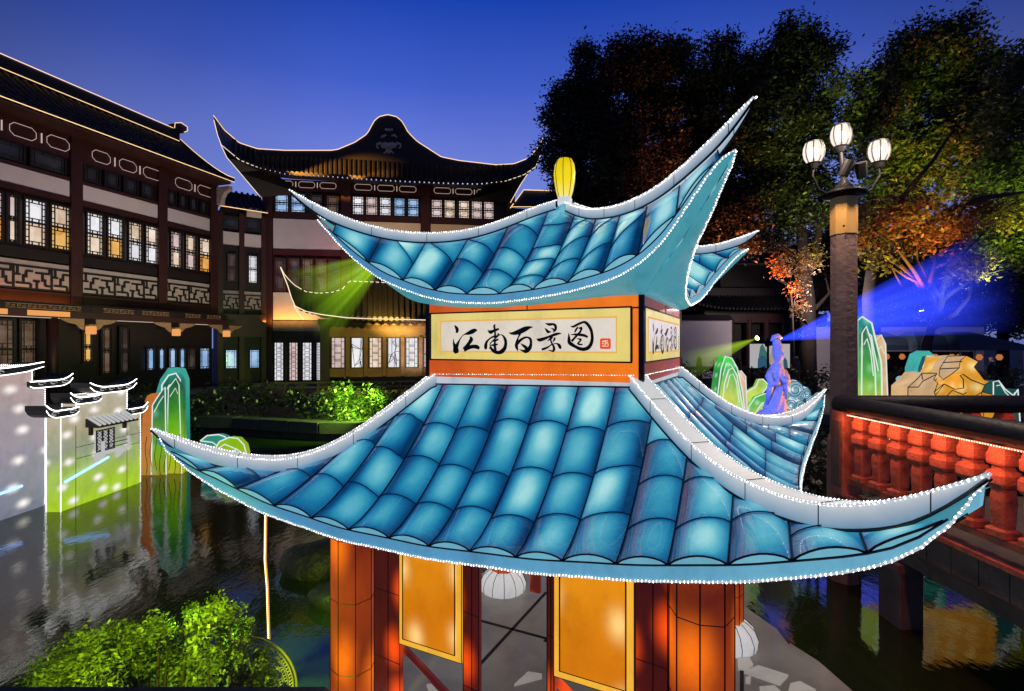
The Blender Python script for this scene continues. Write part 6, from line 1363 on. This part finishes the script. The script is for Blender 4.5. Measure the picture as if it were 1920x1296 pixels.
def beam_glow_mat(name, col, k, streak, length, fall=1.0, ay=.2, az=.2, sharp=2.2):  # volume that glows by itself, standing in for haze lit by the beam
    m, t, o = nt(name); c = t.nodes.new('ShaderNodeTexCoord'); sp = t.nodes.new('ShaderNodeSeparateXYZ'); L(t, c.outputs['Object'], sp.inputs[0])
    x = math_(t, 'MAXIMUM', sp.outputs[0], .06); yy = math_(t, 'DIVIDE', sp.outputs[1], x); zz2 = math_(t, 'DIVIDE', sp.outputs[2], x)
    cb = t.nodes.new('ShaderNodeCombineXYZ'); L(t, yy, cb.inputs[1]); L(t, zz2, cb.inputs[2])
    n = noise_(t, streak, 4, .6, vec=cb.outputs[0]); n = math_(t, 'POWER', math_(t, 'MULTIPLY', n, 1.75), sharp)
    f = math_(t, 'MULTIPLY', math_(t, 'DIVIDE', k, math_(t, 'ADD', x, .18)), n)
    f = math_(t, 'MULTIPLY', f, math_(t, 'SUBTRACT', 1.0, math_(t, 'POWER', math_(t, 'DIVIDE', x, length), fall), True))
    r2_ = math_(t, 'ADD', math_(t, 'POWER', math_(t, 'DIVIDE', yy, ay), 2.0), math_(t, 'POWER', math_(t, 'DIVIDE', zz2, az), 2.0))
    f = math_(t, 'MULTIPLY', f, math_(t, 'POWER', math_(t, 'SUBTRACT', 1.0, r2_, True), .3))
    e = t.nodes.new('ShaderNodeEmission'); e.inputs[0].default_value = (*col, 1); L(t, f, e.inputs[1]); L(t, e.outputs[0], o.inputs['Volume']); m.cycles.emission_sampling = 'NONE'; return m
def beam(label, src, ends, mt, group='glowing cones imitating light beams in the rain'):
    # closed self-glowing cone from the lamp to the far ellipse; ends = (centre, half extents along two axes)
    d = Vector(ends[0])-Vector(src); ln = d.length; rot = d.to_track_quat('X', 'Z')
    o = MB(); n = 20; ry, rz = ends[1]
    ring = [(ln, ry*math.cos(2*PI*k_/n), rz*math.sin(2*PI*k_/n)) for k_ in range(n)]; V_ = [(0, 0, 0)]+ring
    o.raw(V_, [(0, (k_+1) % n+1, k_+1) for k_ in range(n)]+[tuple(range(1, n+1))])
    ob = o.build('beam_glow_cone', mt); ob.location = src; ob.rotation_euler = rot.to_euler(); tag(ob, label, 'light beam', group); return ob
blue_end = at(1860, 530, 10.8); lb = (Vector(blue_end)-pbm).length; beam('wide blue glowing cone imitating a light beam fanning right behind the lamp post', pbm, (blue_end, (1.0, 1.15)), beam_glow_mat('blue_beam_glow', (.028, .06, 1.0), 6.5, 18, lb, 2.5, .999/lb, 1.149/lb))
ge = at(1283, 686, 12.4); lg = (Vector(ge)-pg).length; beam('yellow-green glowing cone imitating a light beam slanting down left of the statue', pg, (ge, (.42, .42)), beam_glow_mat('green_beam_glow', (.38, .62, .015), 3.4, 8, lg, 1.0, .42/lg, .42/lg))
gs = at(735, 470, 19.0); gt = at(575, 585, 20.0); lr = (Vector(gt)-gs).length; beam('green glowing cone imitating light rays raking across the waterside hall roof', gs, (gt, (.8, 2.0)), beam_glow_mat('green_rays_glow', (.26, .50, .008), 7.5, 9, lr, .8, .8/lr, 2.0/lr, 4.0))
fixture('green stage light hidden behind the blue upper roof', gs, gt, M['lens_g'])
light('green_ray_lamp', 'SPOT', gs, 1500, (.45, 1.0, .02), target=gt, size=.05, spot=62, blend=.5); light('green_ray_lamp', 'SPOT', at(730, 560, 18.5), 750, (1.0, .75, .10), target=at(700, 660, 22), size=.05, spot=70, blend=.6)
light('blue_beam_lamp', 'SPOT', pbm, 900, (.15, .25, 1.0), target=blue_end, size=.05, spot=26, blend=.4); light('green_beam_lamp', 'SPOT', pg, 300, (.6, 1.0, .05), target=ge, size=.05, spot=22, blend=.5)
# raindrops caught in the blue beam
M['drop'] = mat('raindrop', (.85, .88, .95), .2, vary=.05)
rb = np.random.default_rng(5); mb = MB(); db = Vector(blue_end)-pbm
for _ in range(320):
    f_ = rb.uniform(.12, .95); c_ = pbm+db*f_; v_ = Vector((rb.normal(0, .35), rb.normal(0, .35), rb.normal(0, .38)))*f_*1.2; sz = rb.uniform(.004, .010); mb.octa(c_+v_, sz, sz*rb.uniform(1, 2.5))
rd_ = mb.build('raindrops', M['drop']); rd_['kind'] = 'stuff'; tag(rd_, 'fine raindrops sparkling in the blue light beam', 'rain')
# statue lights
light('statue_blue_lamp', 'SPOT', (ST.x-1.6, 6.6, 2.2), 380, (.03, .085, 1.0), target=(ST.x, 8.0, 2.2), size=.05, spot=50); light('statue_orange_lamp', 'SPOT', (ST.x+1.9, 7.9, 2.0), 380, (1.0, .22, .03), target=(ST.x, 8.0, 2.2), size=.05, spot=50)
# tree uplights
def uplight(label, p, aim, w, col, lens, spot=50): fixture(label, p, aim, lens, .06, 'tree uplights'); light('tree_lamp', 'SPOT', Vector(p)+(Vector(aim)-Vector(p)).normalized()*.06, w, col, target=aim, size=.06, spot=spot, blend=.7)
uplight('left one of the pair of red tree lights beside the tall trunk', at(1497, 597, 19.0), at(1478, 500, 20.6), 700, (1.0, .12, .05), M['lens_r'], 60)
uplight('right one of the pair of red tree lights beside the tall trunk', at(1508, 601, 19.0), at(1300, 330, 24), 7000, (1.0, .22, .06), M['lens_r'], 46)
uplight('warm tree light on the maple trunk', at(1728, 584, 13.4), at(1700, 440, 13.9), 900, (1.0, .22, .06), M['lens_w'], 80)
light('tree_lamp', 'SPOT', at(1600, 640, 15), 3600, (.75, 1.0, .06), target=at(1600, 420, 18), size=.1, spot=46, blend=.7)
light('tree_lamp', 'SPOT', at(1880, 640, 13), 4200, (.65, 1.0, .06), target=at(1880, 330, 16.5), size=.1, spot=50, blend=.7)
light('tree_lamp', 'SPOT', at(1690, 640, 12.5), 900, (.9, 1.0, .06), target=at(1660, 430, 14), size=.05, spot=60, blend=.7)
light('tree_lamp', 'SPOT', at(1830, 620, 12.2), 300, (.85, 1.0, .04), target=at(1810, 530, 14), size=.05, spot=50, blend=.7)
light('tree_lamp', 'SPOT', at(1760, 600, 17), 4200, (1.0, .30, .05), target=at(1750, 390, 18.5), size=.1, spot=38, blend=.7)
light('tree_lamp', 'SPOT', at(1540, 640, 18), 1100, (.8, 1.0, .15), target=at(1480, 200, 22), size=.1, spot=40, blend=.7)
# shrub floods
light('shrub_flood', 'SPOT', (-1.45, 1.25, 2.15), 480, (.66, .85, .03), target=(-1.95, 2.75, .9), size=.05, spot=66, blend=.5)
light('pond_flood', 'SPOT', (-2.3, 3.1, 1.0), 300, (.45, .9, .06), target=(-1.8, 3.9, 0), size=.05, spot=74, blend=.9)
light('bank_flood', 'SPOT', at(690, 720, 13.2), 700, (.55, 1.0, .12), target=at(560, 775, 15.0), size=.08, spot=100, blend=.8)
light('bank_flood', 'SPOT', at(700, 745, 13.3), 300, (.5, 1.0, .08), target=at(680, 765, 14.6), size=.08, spot=90, blend=.6)
# made-up floodlights on the bank, added to brighten the facades
def added_flood(label, p, aim, w, col, spot=70):
    fixture(label, p, aim, M['lens_w'], .09, 'added facade floodlights on the bank'); light('added_facade_flood', 'SPOT', Vector(p)+(Vector(aim)-Vector(p)).normalized()*.06, w, col, target=aim, size=.4, spot=spot, blend=.9)
def loc2w(F, s, d, z): v = F.O+F.u*s+F.n*d; return Vector((v.x, v.y, z))
WARM = (1.0, .74, .62)
for s, lb_ in ((-2.0, 'added floodlight on the bank before the teahouse, nearest the left edge'), (2.0, 'added floodlight on the bank before the middle of the teahouse'), (5.5, 'added floodlight on the bank before the teahouse corner')): added_flood(lb_, loc2w(F1, s, -7.5, .7), loc2w(F1, s+1.2, 0, 7.2), 820, WARM, 75)
for s, lb_ in ((1.5, 'added floodlight on the bank left of the waterside hall'), (7.5, 'added floodlight on the bank behind the sign box of the pavilion')): added_flood(lb_, loc2w(F3, s, -8.0, .7), loc2w(F3, s+1, 0, 8.4), 1300, WARM, 60)
light('hall_eave_lamp', 'SPOT', loc2w(F3, -.6, -3.2, z3(312)), 9000, (1.0, .40, .05), target=loc2w(F3, 2.4, -.7, z3(322)), size=.05, spot=32, blend=.6)
light('hall_eave_lamp', 'SPOT', loc2w(F3, 3.0, -3.0, z3(326)), 4000, (1.0, .40, .05), target=loc2w(F3, 4.8, -1.0, z3(331)), size=.05, spot=24, blend=.6)
light('small_roof_lamp', 'SPOT', loc2w(F4, 2.6, -3.0, pt4(700, 592, -1.2).z), 1500, (1.0, .55, .08), target=loc2w(F4, 3.0, -.2, pt4(700, 570, 0).z), size=.05, spot=66, blend=.6)
light('orange_wall_lamp', 'AREA', loc2w(F3, .8, -.5, z3(604)), 30, (1.0, .38, .05), target=loc2w(F3, .8, .0, z3(585)), size=(2.5, .1))
light('pink_wall_lamp', 'SPOT', loc2w(F3, 3.2, -1.6, z3(560)), 160, (1.0, .25, .35), target=loc2w(F3, 3.2, 0, z3(500)), size=.1, spot=70, blend=.8)
light('right_bank_lamp', 'POINT', at(1540, 560, 20), 500, (1.0, .80, .75), size=.3)
